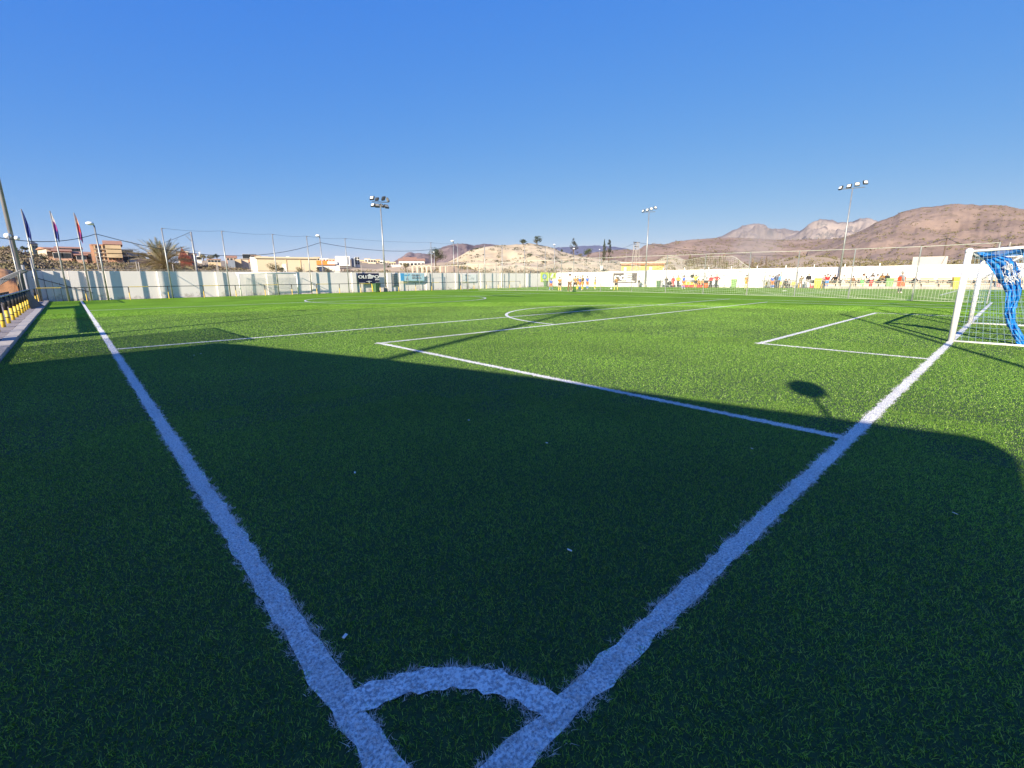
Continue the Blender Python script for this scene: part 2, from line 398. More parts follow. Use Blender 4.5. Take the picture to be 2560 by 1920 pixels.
def blade_faces(n, off=0):
    b = np.arange(n)*5+off
    q = np.c_[b, b+1, b+2, b+3]; t = np.c_[b+3, b+2, b+4]
    return q, t
def mesh_np(name, V, quads, tris, extra_points=0):
    me = bpy.data.meshes.new(name)
    me.vertices.add(len(V)); me.vertices.foreach_set('co', V.astype(np.float32).ravel())
    nq, ntr = len(quads), len(tris)
    me.loops.add(nq*4+ntr*3); me.polygons.add(nq+ntr)
    me.loops.foreach_set('vertex_index', np.r_[quads.ravel(), tris.ravel()].astype(np.int32))
    ls = np.r_[np.arange(nq)*4, nq*4+np.arange(ntr)*3].astype(np.int32)
    me.polygons.foreach_set('loop_start', ls)
    me.update(calc_edges=True); return me
CELL = .5
LOD = [(0, 6., 15500, .0028, .0255), (6., 13.5, 6200, .0045, .0255), (13.5, 30., 2200, .0090, .0255)]
def lod_of(d):
    for i, (a, b, *_r2) in enumerate(LOD):
        if d < b: return i
    return None
def make_grass():
    Vs, CVs, TP = [], [], []; quads, tris = [], []; off = 0
    def put(V, cv, tp):
        nonlocal off
        n = len(V)//5; q, t = blade_faces(n, off); quads.append(q); tris.append(t)
        Vs.append(V); CVs.append(cv); TP.append(np.full(len(V), tp)); off += len(V)
    for li, (a, b, den, wid, hg) in enumerate(LOD):
        for v in range(3):
            n = int(den*CELL*CELL)
            P = NP.uniform(0, CELL, (n, 2))-CELL/2
            V, cv = blades(P, hg, wid, 100+li*10+v); put(V, cv, li*3+v)
    pts, var, rot = [], [], []
    WV, WCV = [], []
    fwd = np.array([math.sin(YAW), math.cos(YAW)])
    for ix in range(-6, 62):
        for iy in range(-6, 62):
            cx, cy = (ix+.5)*CELL-.12, (iy+.5)*CELL+.03
            v = np.array([cx-CAM[0], cy-CAM[1]]); d = np.linalg.norm(v)
            if d > 30 or d < .2: continue
            ang = abs(math.atan2(v[0], v[1])-YAW)
            if ang > R(50)+math.atan2(.8, d): continue
            if cx < KX+.25: continue
            li = lod_of(d+NP.uniform(-.8, .8))
            if li is None: continue
            dd = line_dist(np.array([[cx, cy]]))[0]
            if dd > .385:
                pts.append((cx, cy, 0)); var.append(li*3+int(NP.integers(3))); rot.append(NP.integers(4)*math.pi/2)
            else:
                a, b, den, wid, hg = LOD[li]; n = int(den*CELL*CELL)
                P = NP.uniform(-CELL/2, CELL/2, (n, 2))+[cx, cy]
                ld = line_dist(P)+NP.normal(0, .004, n)
                inn = ld < 0
                if (~inn).any():
                    V, cv = blades(P[~inn], hg, wid, (ix+50)*977+iy+50); put(V, cv, 99)
                if inn.any():
                    Pi = P[inn]; Pi = np.concatenate([Pi]+[Pi+NP.normal(0, .004, Pi.shape) for _k in range((1, 1, 0)[li])])
                    V, cv = blades(Pi, hg*1.0, wid*1.2, (ix+50)*977+iy+55, .75); WV.append(V); WCV.append(cv)
    V = np.concatenate(Vs+[np.array(pts)]); npnt = len(pts)
    me = mesh_np('artificial_grass', V, np.concatenate(quads), np.concatenate(tris))
    def attr(name, typ, arr, k='value'):
        a = me.attributes.new(name, typ, 'POINT'); a.data.foreach_set(k, arr)
    attr('cv', 'FLOAT', np.r_[np.concatenate(CVs), np.zeros(npnt)].astype(np.float32))
    attr('tp', 'INT', np.r_[np.concatenate(TP), np.full(npnt, -1)].astype(np.int32))
    attr('var', 'INT', np.r_[np.zeros(off), np.array(var)].astype(np.int32))
    attr('rot', 'FLOAT', np.r_[np.zeros(off), np.array(rot)].astype(np.float32))
    me.materials.append(M['blades'])
    o = bpy.data.objects.new('artificial_grass', me); COL.objects.link(o)
    tag(o, 'short green artificial turf fibres covering the near field', 'grass', kind='stuff')
    ng = bpy.data.node_groups.new('grass_nodes', 'GeometryNodeTree')
    ng.interface.new_socket('Geometry', in_out='INPUT', socket_type='NodeSocketGeometry')
    ng.interface.new_socket('Geometry', in_out='OUTPUT', socket_type='NodeSocketGeometry')
    N, L = ng.nodes, ng.links
    gi = N.new('NodeGroupInput'); go = N.new('NodeGroupOutput')
    def na(nm, typ):
        q = N.new('GeometryNodeInputNamedAttribute'); q.data_type = typ; q.inputs['Name'].default_value = nm
        return next(s for s in q.outputs if s.enabled and s.name == 'Attribute')
    def sep(k):
        c = N.new('FunctionNodeCompare'); c.data_type = 'INT'; c.operation = 'EQUAL'
        L.new(na('tp', 'INT'), c.inputs[2]); c.inputs[3].default_value = k
        s = N.new('GeometryNodeSeparateGeometry'); s.domain = 'POINT'
        L.new(gi.outputs[0], s.inputs[0]); L.new(c.outputs[0], s.inputs[1]); return s.outputs[0]
    j = N.new('GeometryNodeGeometryToInstance')
    for k in range(8, -1, -1):
        L.new(sep(k), j.inputs[0])
    iop = N.new('GeometryNodeInstanceOnPoints')
    L.new(sep(-1), iop.inputs['Points']); L.new(j.outputs[0], iop.inputs['Instance'])
    iop.inputs['Pick Instance'].default_value = True
    L.new(na('var', 'INT'), iop.inputs['Instance Index'])
    cx = N.new('ShaderNodeCombineXYZ'); L.new(na('rot', 'FLOAT'), cx.inputs[2]); L.new(cx.outputs[0], iop.inputs['Rotation'])
    jn = N.new('GeometryNodeJoinGeometry'); L.new(iop.outputs[0], jn.inputs[0]); L.new(sep(99), jn.inputs[0])
    L.new(jn.outputs[0], go.inputs[0])
    md = o.modifiers.new('grass', 'NODES'); md.node_group = ng
    # white fibres of the lines
    WV = np.concatenate(WV); WCV = np.concatenate(WCV)
    q, t = blade_faces(len(WV)//5)
    mw = mesh_np('white_line_fibres', WV, q, t); a = mw.attributes.new('cv', 'FLOAT', 'POINT'); a.data.foreach_set('value', WCV.astype(np.float32))
    mw.materials.append(M['blades_white'])
    ow = bpy.data.objects.new('line_fibres', mw); COL.objects.link(ow)
    tag(ow, 'white turf fibres tufted along the painted pitch lines', 'line fibres', kind='stuff')
    # dark infill between the roots
    a = MB(); 
    n = 40
    ang = np.linspace(YAW-R(60), YAW+R(60), n)
    poly = [(CAM[0]-1.2, CAM[1]-1.2)]+[(CAM[0]+26*math.sin(t_), CAM[1]+26*math.cos(t_)) for t_ in ang[::-1]]
    poly = [(max(x, KX), y) for x, y in poly]
    a.add([(x, y, .010) for x, y in poly], [tuple(range(len(poly)))])
    a.build('turf_infill', 'turf_base', kind='structure')
    return off, len(WV)//5, npnt
print('GRASS', make_grass())

# ------------------------------------------------------------------ left kerb and pavement
kb = empty('kerb', (KX, 16, 0), label='pale kerb stones along the left edge of the green turf', cat='kerb')
kb['kind'] = 'structure'
sb = MB(); sb.box((-.14, 0, .01), (.24, .98, .16)); stone = sb.mesh('kerb_stone'); stone.materials.append(M['kerb'])
for i in range(56):
    o = bpy.data.objects.new('kerb_stone', stone); o.location = (NP.uniform(-.006, .006), -17+i, 0); link(o, kb)
pv = MB(); pv.add([(-9, -14, .05), (KX-.26, -14, .05), (KX-.26, 45.5, .05), (-9, 44, .05)], [(0, 1, 2, 3)]); pvo = pv.build('pavement', 'paving', kind='structure')
slab = MB().box((0, 0, .062), (.58, .58, .03)).mesh('paving_slab'); slab.materials.append(M['paving'])
for i in range(60):
    for j in range(2):
        o = bpy.data.objects.new('paving_slab', slab); o.location = (KX-.26-.31-j*.61, 10+i*.6, NP.uniform(-.003, .004)); link(o, pvo)

# ------------------------------------------------------------------ walls
def wdir(a, b): d = b-a; return d/np.linalg.norm(d)
wd = wdir(WALL_A, WALL_B); wnrm = np.array([wd[1], -wd[0]])       # towards the pitch
wall_rz = math.atan2(wd[1], wd[0])
def on_wall(px, off=0.):
    """point on the far wall seen at bearing px"""
    d = ray(px, 730)[:2]; n = wnrm; A = WALL_A+wnrm*off
    t = ((A-CAM[:2])@n)/(d@n); return CAM[:2]+t*d
rd = wdir(RW_A, RW_B); rnrm = np.array([rd[1], -rd[0]]); rw_rz = math.atan2(rd[1], rd[0])
if (np.array([40, 20])-RW_A)@rnrm < 0: rnrm = -rnrm
def on_rwall(px, off=0.):
    d = ray(px, 715)[:2]; A = RW_A+rnrm*off; t = ((A-CAM[:2])@rnrm)/(d@rnrm); return CAM[:2]+t*d
def wall_dist(px):
    d = ray(px, 715)[:2]; u = d/np.linalg.norm(d)
    if px < 1392: t = np.linalg.solve(np.array([u, -wd]).T, WALL_A-CAM[:2])[0]
    else: t = np.linalg.solve(np.array([u, -rd]).T, RW_A-CAM[:2])[0]
    return t
def zat(px, py, P):          # height of the point seen at py above ground point P
    D = dist(P); return onD(px, py, D)[2]
FW = empty('perimeter_wall', (*WALL_A, 0), label='long whitewashed wall with buttresses behind the far goals', cat='wall')
def wpoly(A, B, th, nrm, z0, zA, zB, mb):
    a, b = A-nrm*th, B-nrm*th
    vs = [(*A, z0), (*B, z0), (*b, z0), (*a, z0), (*A, zA), (*B, zB), (*b, zB), (*a, zA)]
    mb.add(vs, [(0, 1, 5, 4), (1, 2, 6, 5), (2, 3, 7, 6), (3, 0, 4, 7), (4, 5, 6, 7), (3, 2, 1, 0)])
HW_ = 2.30
def rel(o, root): o.matrix_parent_inverse = root.matrix_basis.inverted(); return o
mb = MB(); wpoly(on_wall(60), WALL_B, .22, wnrm, -.1, HW_-.12, HW_-.10, mb); rel(mb.build('wall_body', 'wall', FW), FW)
mb = MB(); wpoly(on_wall(60)+wnrm*.015, WALL_B+wnrm*.015, .26, wnrm, HW_-.04, HW_, HW_+.01, mb); rel(mb.build('coping', 'concrete', FW), FW)
for px in (124, 186, 230, 276, 404, 547, 672, 781, 881, 968, 998, 1064, 1137, 1199, 1250, 1313):  # the leftmost few are added where shade stripes cross the wall
    p = on_wall(px+6); w = .55
    mb = MB(); mb.box((*(p+wnrm*.05), HW_/2-.06), (w, .12, HW_-.12), wall_rz); rel(mb.build('buttress', 'wall', FW), FW)
# right-hand wall: rises towards the camera side
RW = empty('side_wall', (*RW_A, 0), label='bright white wall behind the dugouts of the second field', cat='wall')
tops = [(1392, 682), (1500, 679.5), (1640, 676), (1760, 674), (1900, 671), (2120, 667), (2250, 664), (2405, 661), (2560, 658)]
prev = None; mb = MB()
for px, py in tops:
    p = on_rwall(px); z = zat(px, py, p)
    if prev: wpoly(prev[0], p, .22, rnrm, -.1, prev[1], z, mb)
    prev = (p, z)
wpoly(prev[0], RW_B, .22, rnrm, -.1, prev[1], prev[1], mb)
rel(mb.build('wall_body', 'wall', RW), RW)
mb = MB(); mb.box((0, 0, .08), (.05, 1.2, .06))
# small white stub posts along the top of the side wall
for i, px in enumerate((1655, 1708, 1768, 1824, 1888, 1959, 2029, 2105, 2191)):
    p = on_rwall(px)-rnrm*.1; z = zat(px, np.interp(px, [t[0] for t in tops], [t[1] for t in tops]), p)
    o = MB().box((*p, z+.16), (.10, .10, .42), rw_rz).build('stub_post', 'white_paint'); 
    tag(o, f'short white stub post on the side wall top, {ORD[i]} from the left', 'post', 'stub posts on the side wall')
# left side wall with descending edge near the stairs
SW = MB(); a = on_wall(58); 
SW.prism([tuple(a), tuple(a+np.array([.35, .05])), tuple(a+np.array([.30, -.8])), tuple(a+np.array([-.05, -.85]))], -.1, 2.55)
tag(SW.build('end_wall', 'wall'), 'short white end wall closing the left corner behind the dugout', 'wall')

# ------------------------------------------------------------------ signs on the walls
def text(s, size, m, parent, loc, rz, name='lettering', ext=.012, sx=1., align='CENTER', shear=0.):
    c = bpy.data.curves.new(name, 'FONT'); c.body = s; c.size = size; c.extrude = ext; c.align_x = align; c.shear = shear
    c.materials.append(M[m]); o = bpy.data.objects.new(name, c); o.location = loc; o.rotation_euler = (math.pi/2, 0, rz); o.scale = (sx, 1, 1)
    o.data.offset = size*.025
    COL.objects.link(o); dg = bpy.context.evaluated_depsgraph_get(); me = bpy.data.meshes.new_from_object(o.evaluated_get(dg)); me.name = name
    q = bpy.data.objects.new(name, me); q.location = loc; q.rotation_euler = o.rotation_euler; q.scale = o.scale; bpy.data.objects.remove(o)
    return link(q, parent)
def wall_sign(px0, px1, py0, py1, m, name, label, wallf=on_wall, nrm=None, rz=wall_rz, flip=1, off=.03, cat='sign'):
    nrm = wnrm if nrm is None else nrm
    a, b = wallf(px0, off), wallf(px1, off); c = (a+b)/2; pc = (px0+px1)/2
    z1, z0 = zat(pc, py0, c), zat(pc, py1, c); w = np.linalg.norm(b-a)
    root = empty(name, (*c, z0), rz, label, cat)
    mb = MB(); mb.box((0, 0, (z1-z0)/2), (w, .04, z1-z0)); mb.build('board', m, root)
    return root, w, z1-z0
S, w, hh = wall_sign(898, 950, 683, 708.5, 'navy', 'banner', 'dark blue OLIMPO sponsor board with a white temple emblem', off=.32)
F = -.035
text('OLI', hh*.42, 'sign_white', S, (-w*.30, F, hh*.50), 0, sx=w/hh*.60)
text('PO', hh*.42, 'sign_white', S, (w*.31, F, hh*.50), 0, sx=w/hh*.66)
t = MB(); cx_ = .04*w; tw = w*.17; zb = hh*.47
t.box((cx_, F, zb+.02*hh), (tw*1.1, .02, .04*hh)); t.box((cx_, F, zb+.30*hh), (tw*1.15, .02, .05*hh))
for k in range(4): t.box((cx_-tw*.4+k*tw*.267, F, zb+.16*hh), (tw*.13, .02, .24*hh))
t.add([(cx_-tw*.62, F-.01, zb+.33*hh), (cx_+tw*.62, F-.01, zb+.33*hh), (cx_, F-.01, zb+.46*hh), (cx_-tw*.62, F+.01, zb+.33*hh), (cx_+tw*.62, F+.01, zb+.33*hh), (cx_, F+.01, zb+.46*hh)], [(0, 1, 2), (5, 4, 3), (0, 3, 4, 1), (1, 4, 5, 2), (2, 5, 3, 0)])
t.build('emblem', 'sign_white', S)
text('SPORT', hh*.17, 'sign_white', S, (w*.40, F, hh*.31), 0, sx=1., shear=.3)
t = MB(); t.box((0, F, .19*hh), (w*.26, .02, .035*hh)); t.box((0, F, .20*hh), (w*.08, .02, .09*hh)); t.box((0, F, .08*hh), (w*.035, .02, .09*hh)); t.box((-w*.33, F, .06*hh), (w*.28, .02, .02*hh)); t.box((w*.40, F, .10*hh), (w*.17, .02, .02*hh)); t.build('small_print', 'sign_white', S, kind='stuff')

S, w, hh = wall_sign(1003, 1062, 683, 702, 'lightblue', 'banner', 'pale blue GRUPO BIO-PAL banner with a darker blue left end', off=.31)
MB().box((-w*.43, -.025, hh*.5), (w*.14, .02, hh*.99)).build('side_panel', 'midblue', S)
t = MB(); t.add([(-w*.34, F, hh*.68), (-w*.22, F, hh*.62), (-w*.15, F, hh*.70), (-w*.12, F, hh*.92), (-w*.18, F, hh*.80), (-w*.28, F, hh*.80), (-w*.36, F, hh*.74)], [(0, 1, 2, 3, 4, 5, 6)]); t.build('bird_emblem', 'midblue', S)
t = MB()
for k, q in enumerate((.28, .40, .22)): t.box((-w*.27+k*w*.035, F, hh*(.10+q/2)), (w*.013, .012, hh*q))
t.build('reeds', 'sign_greytext', S)
text('GRUPO', hh*.34, 'sign_greytext', S, (w*.13, F, hh*.62), 0, sx=1.25)
text('BIO-PAL', hh*.34, 'sign_greytext', S, (w*.16, F, hh*.28), 0, sx=1.25)
t = MB(); t.add([(w*.34, F, hh*.30), (w*.36, F, hh*.28), (w*.45, F, hh*.88), (w*.435, F, hh*.90)], [(0, 1, 2, 3)]); t.build('slash', 'sign_white', S)

S, w, hh = wall_sign(983, 996, 684.5, 716, 'rail_grey', 'banner', 'narrow grey banner hanging between two buttresses', off=.06)
t = MB()
for k in range(5): t.box((0, F, hh*(.14+.18*k)), (w*.86, .012, hh*.012))
t.build('print', 'sign_white', S, kind='stuff')
S, w, hh = wall_sign(1156, 1192, 685, 706, 'sign_white', 'banner', 'faded white banner with small grey lettering and thin borders', off=.05)
t = MB()
for k, (x, z, q) in enumerate(((-.4, .28, .10), (-.22, .40, .16), (-.05, .40, .06), (.08, .40, .08), (.25, .40, .10), (-.2, .85, .25), (-.1, .78, .35), (.2, .52, .22))): t.box((w*x, F, hh*z), (w*q, .012, hh*.035))
t.build('print', 'sign_greytext', S, kind='stuff')
S, w, hh = wall_sign(1351.5, 1369.5, 681, 704.5, 'sign_lime', 'poster', 'tall lime green poster with a blue and white crest')
t = MB(); t.sphere((0, 0, 0), 1, 14, 8); 
t.v = [(x*w*.30, y*.02+F, z*hh*.28+hh*.55) for x, y, z in t.v]; t.build('crest', 'midblue', S)
t = MB(); t.add([(-w*.16, F-.025, hh*.42), (w*.16, F-.025, hh*.42), (w*.05, F-.025, hh*.74), (-w*.05, F-.025, hh*.74)], [(0, 1, 2, 3)]); t.box((0, F-.01, hh*.17), (w*.5, .02, hh*.07)); t.build('crest_mark', 'sign_white', S)
S, w, hh = wall_sign(1371.5, 1388.5, 682, 695.5, 'sign_lime', 'poster', 'small lime green poster with a white figure beside the crest poster')
t = MB(); t.add([(-w*.35, F, hh*.12), (w*.0, F, hh*.12), (w*.22, F, hh*.9), (-w*.05, F, hh*.9)], [(0, 1, 2, 3)]); t.build('figure_mark', 'sign_white', S)
t = MB(); t.box((w*.27, F-.01, hh*.5), (w*.05, .02, hh*.6)); t.build('stroke', 'sign_dark', S)
rrz = rw_rz+ (math.pi if (np.array([math.sin(rw_rz), -math.cos(rw_rz)])@rnrm) < 0 else 0)
def rsign(*a, **k): return wall_sign(*a, wallf=on_rwall, nrm=rnrm, rz=rrz, **k)
S, w, hh = rsign(1532, 1591, 682.5, 707.5, 'sign_dark', 'banner', 'dark brown banner with rounded white rd letters and a large white E')
text('rd', hh*.95, 'sign_white', S, (-w*.20, F, hh*.30), 0, sx=1.5)
t = MB(); x0, x1 = w*.06, w*.30
for z in (.88, .68, .48, .30): t.box(((x0+x1)/2+(.02*w if z < .5 else 0), F, hh*z), (x1-x0, .015, hh*.085))
t.box((x0+.01*w, F, hh*.6), (w*.05, .015, hh*.6)); t.build('letter_e', 'sign_white', S)
t = MB(); t.box((0, F, hh*.13), (w*.86, .015, hh*.05)); t.box((w*.22, F, hh*.20), (w*.30, .015, hh*.05)); t.build('small_print', 'sign_white', S, kind='stuff')
S, w, hh = rsign(1763, 1811, 676, 709, 'sign_white', 'poster', 'large pale grey photo poster with blotchy leaf shapes on white wall')
t = MB()
for k in range(34):
    x, z = NP.uniform(-.46, .46)*w, NP.uniform(.06, .94)*hh; s_ = NP.uniform(.03, .10)*hh
    t.add([(x-s_, F+.002*(k % 5), z), (x, F+.002*(k % 5), z-s_*.6), (x+s_*1.2, F+.002*(k % 5), z+s_*.2), (x, F+.002*(k % 5), z+s_)], [(0, 1, 2, 3)])
t.build('print', 'rail_grey', S, kind='stuff')
S, w, hh = rsign(1842, 1851, 675.5, 681, 'rail_grey', 'plaque', 'small grey plaque high on the white side wall')
S, w, hh = rsign(2152, 2247, 666, 694, 'sign_white', 'banner', 'pale GRUPO banner with a faint bird behind the terrace spectators')
text('GRUPO', hh*.32, 'rail_grey', S, (w*.18, F, hh*.52), 0, sx=2.0)
text('BIO-PAL', hh*.28, 'rail_grey', S, (w*.20, F, hh*.18), 0, sx=1.8)
t = MB(); t.add([(-w*.38, F, hh*.62), (-w*.28, F, hh*.55), (-w*.20, F, hh*.62), (-w*.16, F, hh*.80), (-w*.24, F, hh*.70)], [(0, 1, 2, 3, 4)]); t.build('bird_emblem', 'rail_grey', S)
S, w, hh = rsign(2280, 2372, 664, 690, 'sign_white', 'banner', 'white banner with a row of faint grey marks, right of the GRUPO banner')
t = MB()
for k in range(9): t.box((w*(-.4+.1*k), F, hh*(.45+.08*math.sin(k*2.1))), (w*.035, .015, hh*NP.uniform(.06, .18)))
t.build('print', 'rail_grey', S, kind='stuff')

# ------------------------------------------------------------------ rail fences in front of the walls
def rail_fence(P0, P1, n, hgt, label, yellow=(0,), name='rail_fence', rr=.03):
    root = empty(name, (*P0, 0), label=label, cat='fence')
    P0 = np.array(P0); P1 = np.array(P1); d = (P1-P0)/n
    for i in range(n+1):
        p = P0+d*i-P0
        lo = MB(); lo.tube([(*p, 0), (*p, hgt*.55)], rr*1.2, 6); lo.build('post', 'yellow', root)
        hi = MB(); hi.tube([(*p, hgt*.55), (*p, hgt)], rr*1.2, 6); hi.build('post_sleeve', 'black', root)
    for i in range(n):
        a, b = d*i, d*(i+1)
        for k in range(2):
            q0, q1 = a+(b-a)*k/2, a+(b-a)*(k+1)/2
            MB().tube([(*q0, hgt), (*q1, hgt)], rr, 6).build('rail', 'strong_yellow' if (i*2+k) % 4 == 0 else 'dark_steel', root)
    return root
p0, p1 = on_wall(92, 1.5), on_wall(1300, 1.5)
rail_fence(p0, p1, 21, .98, 'black and yellow rail along the foot of the far wall')
p0, p1 = on_rwall(1395, 1.6), on_rwall(1885, 1.6)
root = empty('rail_fence', (*p0, 0), label='plain grey rail in front of the white side wall', cat='fence')
n = 16; d = (p1-p0)/n
for i in range(n+1):
    q = d*i; MB().tube([(*q, 0), (*q, 1.0)], .03, 6).build('post', 'rail_grey', root)
MB().tube([(0, 0, 1.0), (*(p1-p0), 1.0)], .028, 6).build('rail', 'rail_grey', root)
p0, p1 = on_rwall(1996, 2.2), on_rwall(2640, 2.2)
rail_fence(p0, p1, 18, 1.02, 'yellow banded rail in front of the spectator terrace', rr=.035)

# ------------------------------------------------------------------ poles, masts, lamps
def pole(name, P, hgt, r0, r1, m='galvanised', n=8, parent=None):
    mb = MB(); mb.tube([(P[0], P[1], 0), (P[0], P[1], hgt)], [r0, r1], n); return mb.build(name, m, parent, smooth=True)
def hgt_of(bx, by, tx, ty, P=None):
    P = G(bx, by) if P is None else P; return P, onD(tx, ty, dist(P))[2]
NETP = [((430, 741), (404, 570)), ((575, 737), (552, 577)), ((697, 734), (680, 585)), ((780, 733), (768, 590)), ((873, 729), (862, 596)),
        ((1082, 722), (1075, 606)), ((1147, 719), (1144, 608)), ((1213, 717), (1209, 611)), ((1256, 716), (1254, 615)), ((1311, 715), (1310, 618)), ((1362, 714), (1361, 620))]
npts = []; NPO = []
for i, ((bx, by), (tx, ty)) in enumerate(NETP):
    P = on_wall(bx, .75); hh = onD(tx, ty, dist(P))[2]
    root = empty('net_pole', (*P, 0), label=f'tall thin ball-net pole by the far wall, {ORD[i]} from the left', cat='pole', group='ball-net poles along the far wall')
    pole('shaft', (0, 0), hh, .055, .045, parent=root); MB().box((.10, 0, hh-.03), (.22, .03, .05)).build('arm', 'grey_steel', root)
    npts.append((P[0], P[1], hh)); NPO.append(root)
def lamp_head(root, z, side=-1, s=1.):
    b = MB(); b.tube([(0, 0, z), (side*.10*s, -.05, z+.08)], .04, 6); b.build('arm', 'grey_steel', root)
    g = MB(); g.sphere((side*.18*s, -.10, z+.12), .20*s, 12, 8, .5); g.build('lamp_head', 'lamp_glass', root, True)
def lamp_post(P, hh, label, side=-1, s=1., r=.07):
    root = empty('lamp_post', (P[0], P[1], 0), label=label, cat='lamp post')
    pole('shaft', (0, 0), hh, r, r*.7, parent=root); lamp_head(root, hh, side, s); return root
LP = []
for (bx, by, tx, ty, off, lab) in ((268, 745, 235, 560, .8, 'street lamp post rising left of the tall orange apartment block'),
                              (812, 700, 800, 590, -3, 'dark lamp post behind the wall, left of the OLIMPO board'),
                              (1137, 700, 1134, 603, -4, 'street lamp post by the large round pine'),
                              (1385, 700, 1384, 612, -6, 'street lamp post on the right end of the sand hill'),
                              (1433, 700, 1433, 622, -9, 'low street lamp post in front of the ragged conifer')):
    P = on_wall(bx, off); hh = onD(tx, ty, dist(P))[2]-.1; lamp_post(P, hh, lab, s=1.25); LP.append((P[0], P[1], hh-.6))
P = onD(1088, 690, 95); lamp_post(P, onD(1086, 632, 95)[2], 'short lamp post in front of the large round pine')
P = onD(1497, 690, 130); lamp_post(P, onD(1495, 625, 130)[2], 'distant lamp post beside the pointed cypress')
# plain pole with a service cable arm
P = on_wall(500, -2.5); hh = onD(482, 580, dist(P))[2]
root = empty('utility_pole', (*P, 0), label='pale utility pole behind the wall right of the palm', cat='pole')
pole('shaft', (0, 0), hh, .10, .07, parent=root); MB().tube([(0, 0, hh-.2), (-.45, -.1, hh-.35), (0, 0, hh-.9)], .025, 5).build('bracket', 'grey_steel', root)
UP = (P[0], P[1], hh)
# flag poles
def flag(root, z, cols, wid, drop, seed):
    g = random.Random(seed); n = len(cols)
    for k, c in enumerate(cols):
        V, F = [], []; nu, nv = 6, 7
        for j in range(nv+1):
            for i in range(nu+1):
                u = i/nu; v = (k+j/nv)/n
                V.append((.04+u*wid*(.35+.65*math.sin(v*2.6)), .10*math.sin(u*9+v*4+seed)*u, z-v*drop-u*u*drop*.18))
        for j in range(nv):
            for i in range(nu): F.append((j*(nu+1)+i, j*(nu+1)+i+1, (j+1)*(nu+1)+i+1, (j+1)*(nu+1)+i))
        quads_obj('flag_band', V, F, c, root)
mk('flag_blue', (.01, .03, .20), .7); mk('flag_red', (.42, .05, .06), .7); mk('flag_white', (.75, .72, .70), .7); mk('flag_purple', (.25, .04, .22), .7); mk('flag_ochre', (.62, .35, .22), .7)
for i, (b, t_, cols, lab) in enumerate((((100, 748), (60, 523), ('flag_blue',), 'flagpole with a limp dark blue flag, nearest the dugout'),
                          ((168, 748), (122, 527), ('flag_white', 'flag_purple', 'flag_blue'), 'flagpole with a limp white and purple flag'),
                          ((225, 747), (188, 532), ('flag_ochre', 'flag_red', 'flag_purple'), 'flagpole with a limp red and ochre flag'))):
    P = on_wall(b[0], .6); hh = onD(t_[0], t_[1], dist(P))[2]
    root = empty('flagpole', (*P, 0), label=lab, cat='flagpole', group='flagpoles at the left end of the far wall')
    pole('shaft', (0, 0), hh, .06, .035, 'galvanised', parent=root)
    flag(root, hh-.1, cols, .17, 1.75, i+1)
# floodlight masts
def floodlight(root, c, yaw, tilt, s, lit='lamp_glass'):
    Mx = Matrix.Translation(c) @ Matrix.Rotation(yaw, 4, 'Z') @ Matrix.Rotation(tilt, 4, 'X')
    b = MB(); b.box((0, .10*s, 0), (.52*s, .16*s, .46*s), 0, Mx); b.box((0, .20*s, 0), (.34*s, .10*s, .30*s), 0, Mx)
    hs_ = b.build('housing', 'dark_steel', root)
    f = MB(); f.box((0, -.0, 0), (.36*s, .05*s, .28*s), 0, Mx); f.build('lens', lit, hs_)
def mast(P, hh, label, lights, r=(.11, .06), bar=None, barz=0., face=0.):
    root = empty('floodlight_mast', (P[0], P[1], 0), face, label, 'floodlight mast')
    pole('shaft', (0, 0), hh, r[0], r[1], parent=root)
    MB().box((0, 0, .25), (.45, .45, .5)).build('base', 'concrete', root)
    if bar: MB().box((0, 0, hh+barz), (bar, .07, .07)).build('crossbar', 'dark_steel', root)
    for i_, (x, z, yw, tl, s) in enumerate(lights): floodlight(root, Vector((x, 0, hh+z)), yw, tl, s, 'lens_dull' if len(lights) > 4 and i_ not in (0, 4) else 'lamp_glass')
    return root
P = on_wall(965, .7); hh = onD(953, 511, dist(P))[2]; DD = dist(P); k = DD/FPX
to_cam = math.atan2(CAM[1]-P[1], CAM[0]-P[0])+math.pi/2
mast(P, hh, 'floodlight mast with eight square lamps left of centre', [(-18*k, 14*k, -.5, -.5, .95), (-6*k, 10*k, 2.6, .5, .8), (9*k, 12*k, 2.2, .4, .95), (19*k, 11*k, 1.3, -.3, .95),
      (-17*k, -1*k, -.6, -.6, .9), (-7*k, -1.5*k, .1, -.7, 1.), (5*k, -1.5*k, 1.0, -.6, .9), (14*k, -3*k, .6, -.6, .95)], bar=36*k, barz=5*k, face=to_cam)
for (bx, by, tx, ty, off, lab) in ((1612, 713, 1615, 529, .9, 'distant floodlight mast with four lamps over the dugouts'), (2095, 718, 2121, 470, .8, 'tall right floodlight mast with four pale lamps in a row')):
    P = on_rwall(bx, off); hh = onD(tx, ty, dist(P))[2]; DD = dist(P); k = DD/FPX; to_cam = math.atan2(CAM[1]-P[1], CAM[0]-P[0])+math.pi/2
    s_ = .85 if bx < 1900 else 1.0; q = 9.0 if bx < 1900 else 13.
    mast(P, hh, lab, [(-1.55*q*k, 2*k, -.9, -.35, s_), (-.5*q*k, 4*k, -.35, -.35, s_), (.5*q*k, 6*k, .1, -.35, s_), (1.5*q*k, 8*k, .5, -.35, s_)], r=(.13, .055), bar=3.0*q*k, barz=-1*k, face=to_cam)
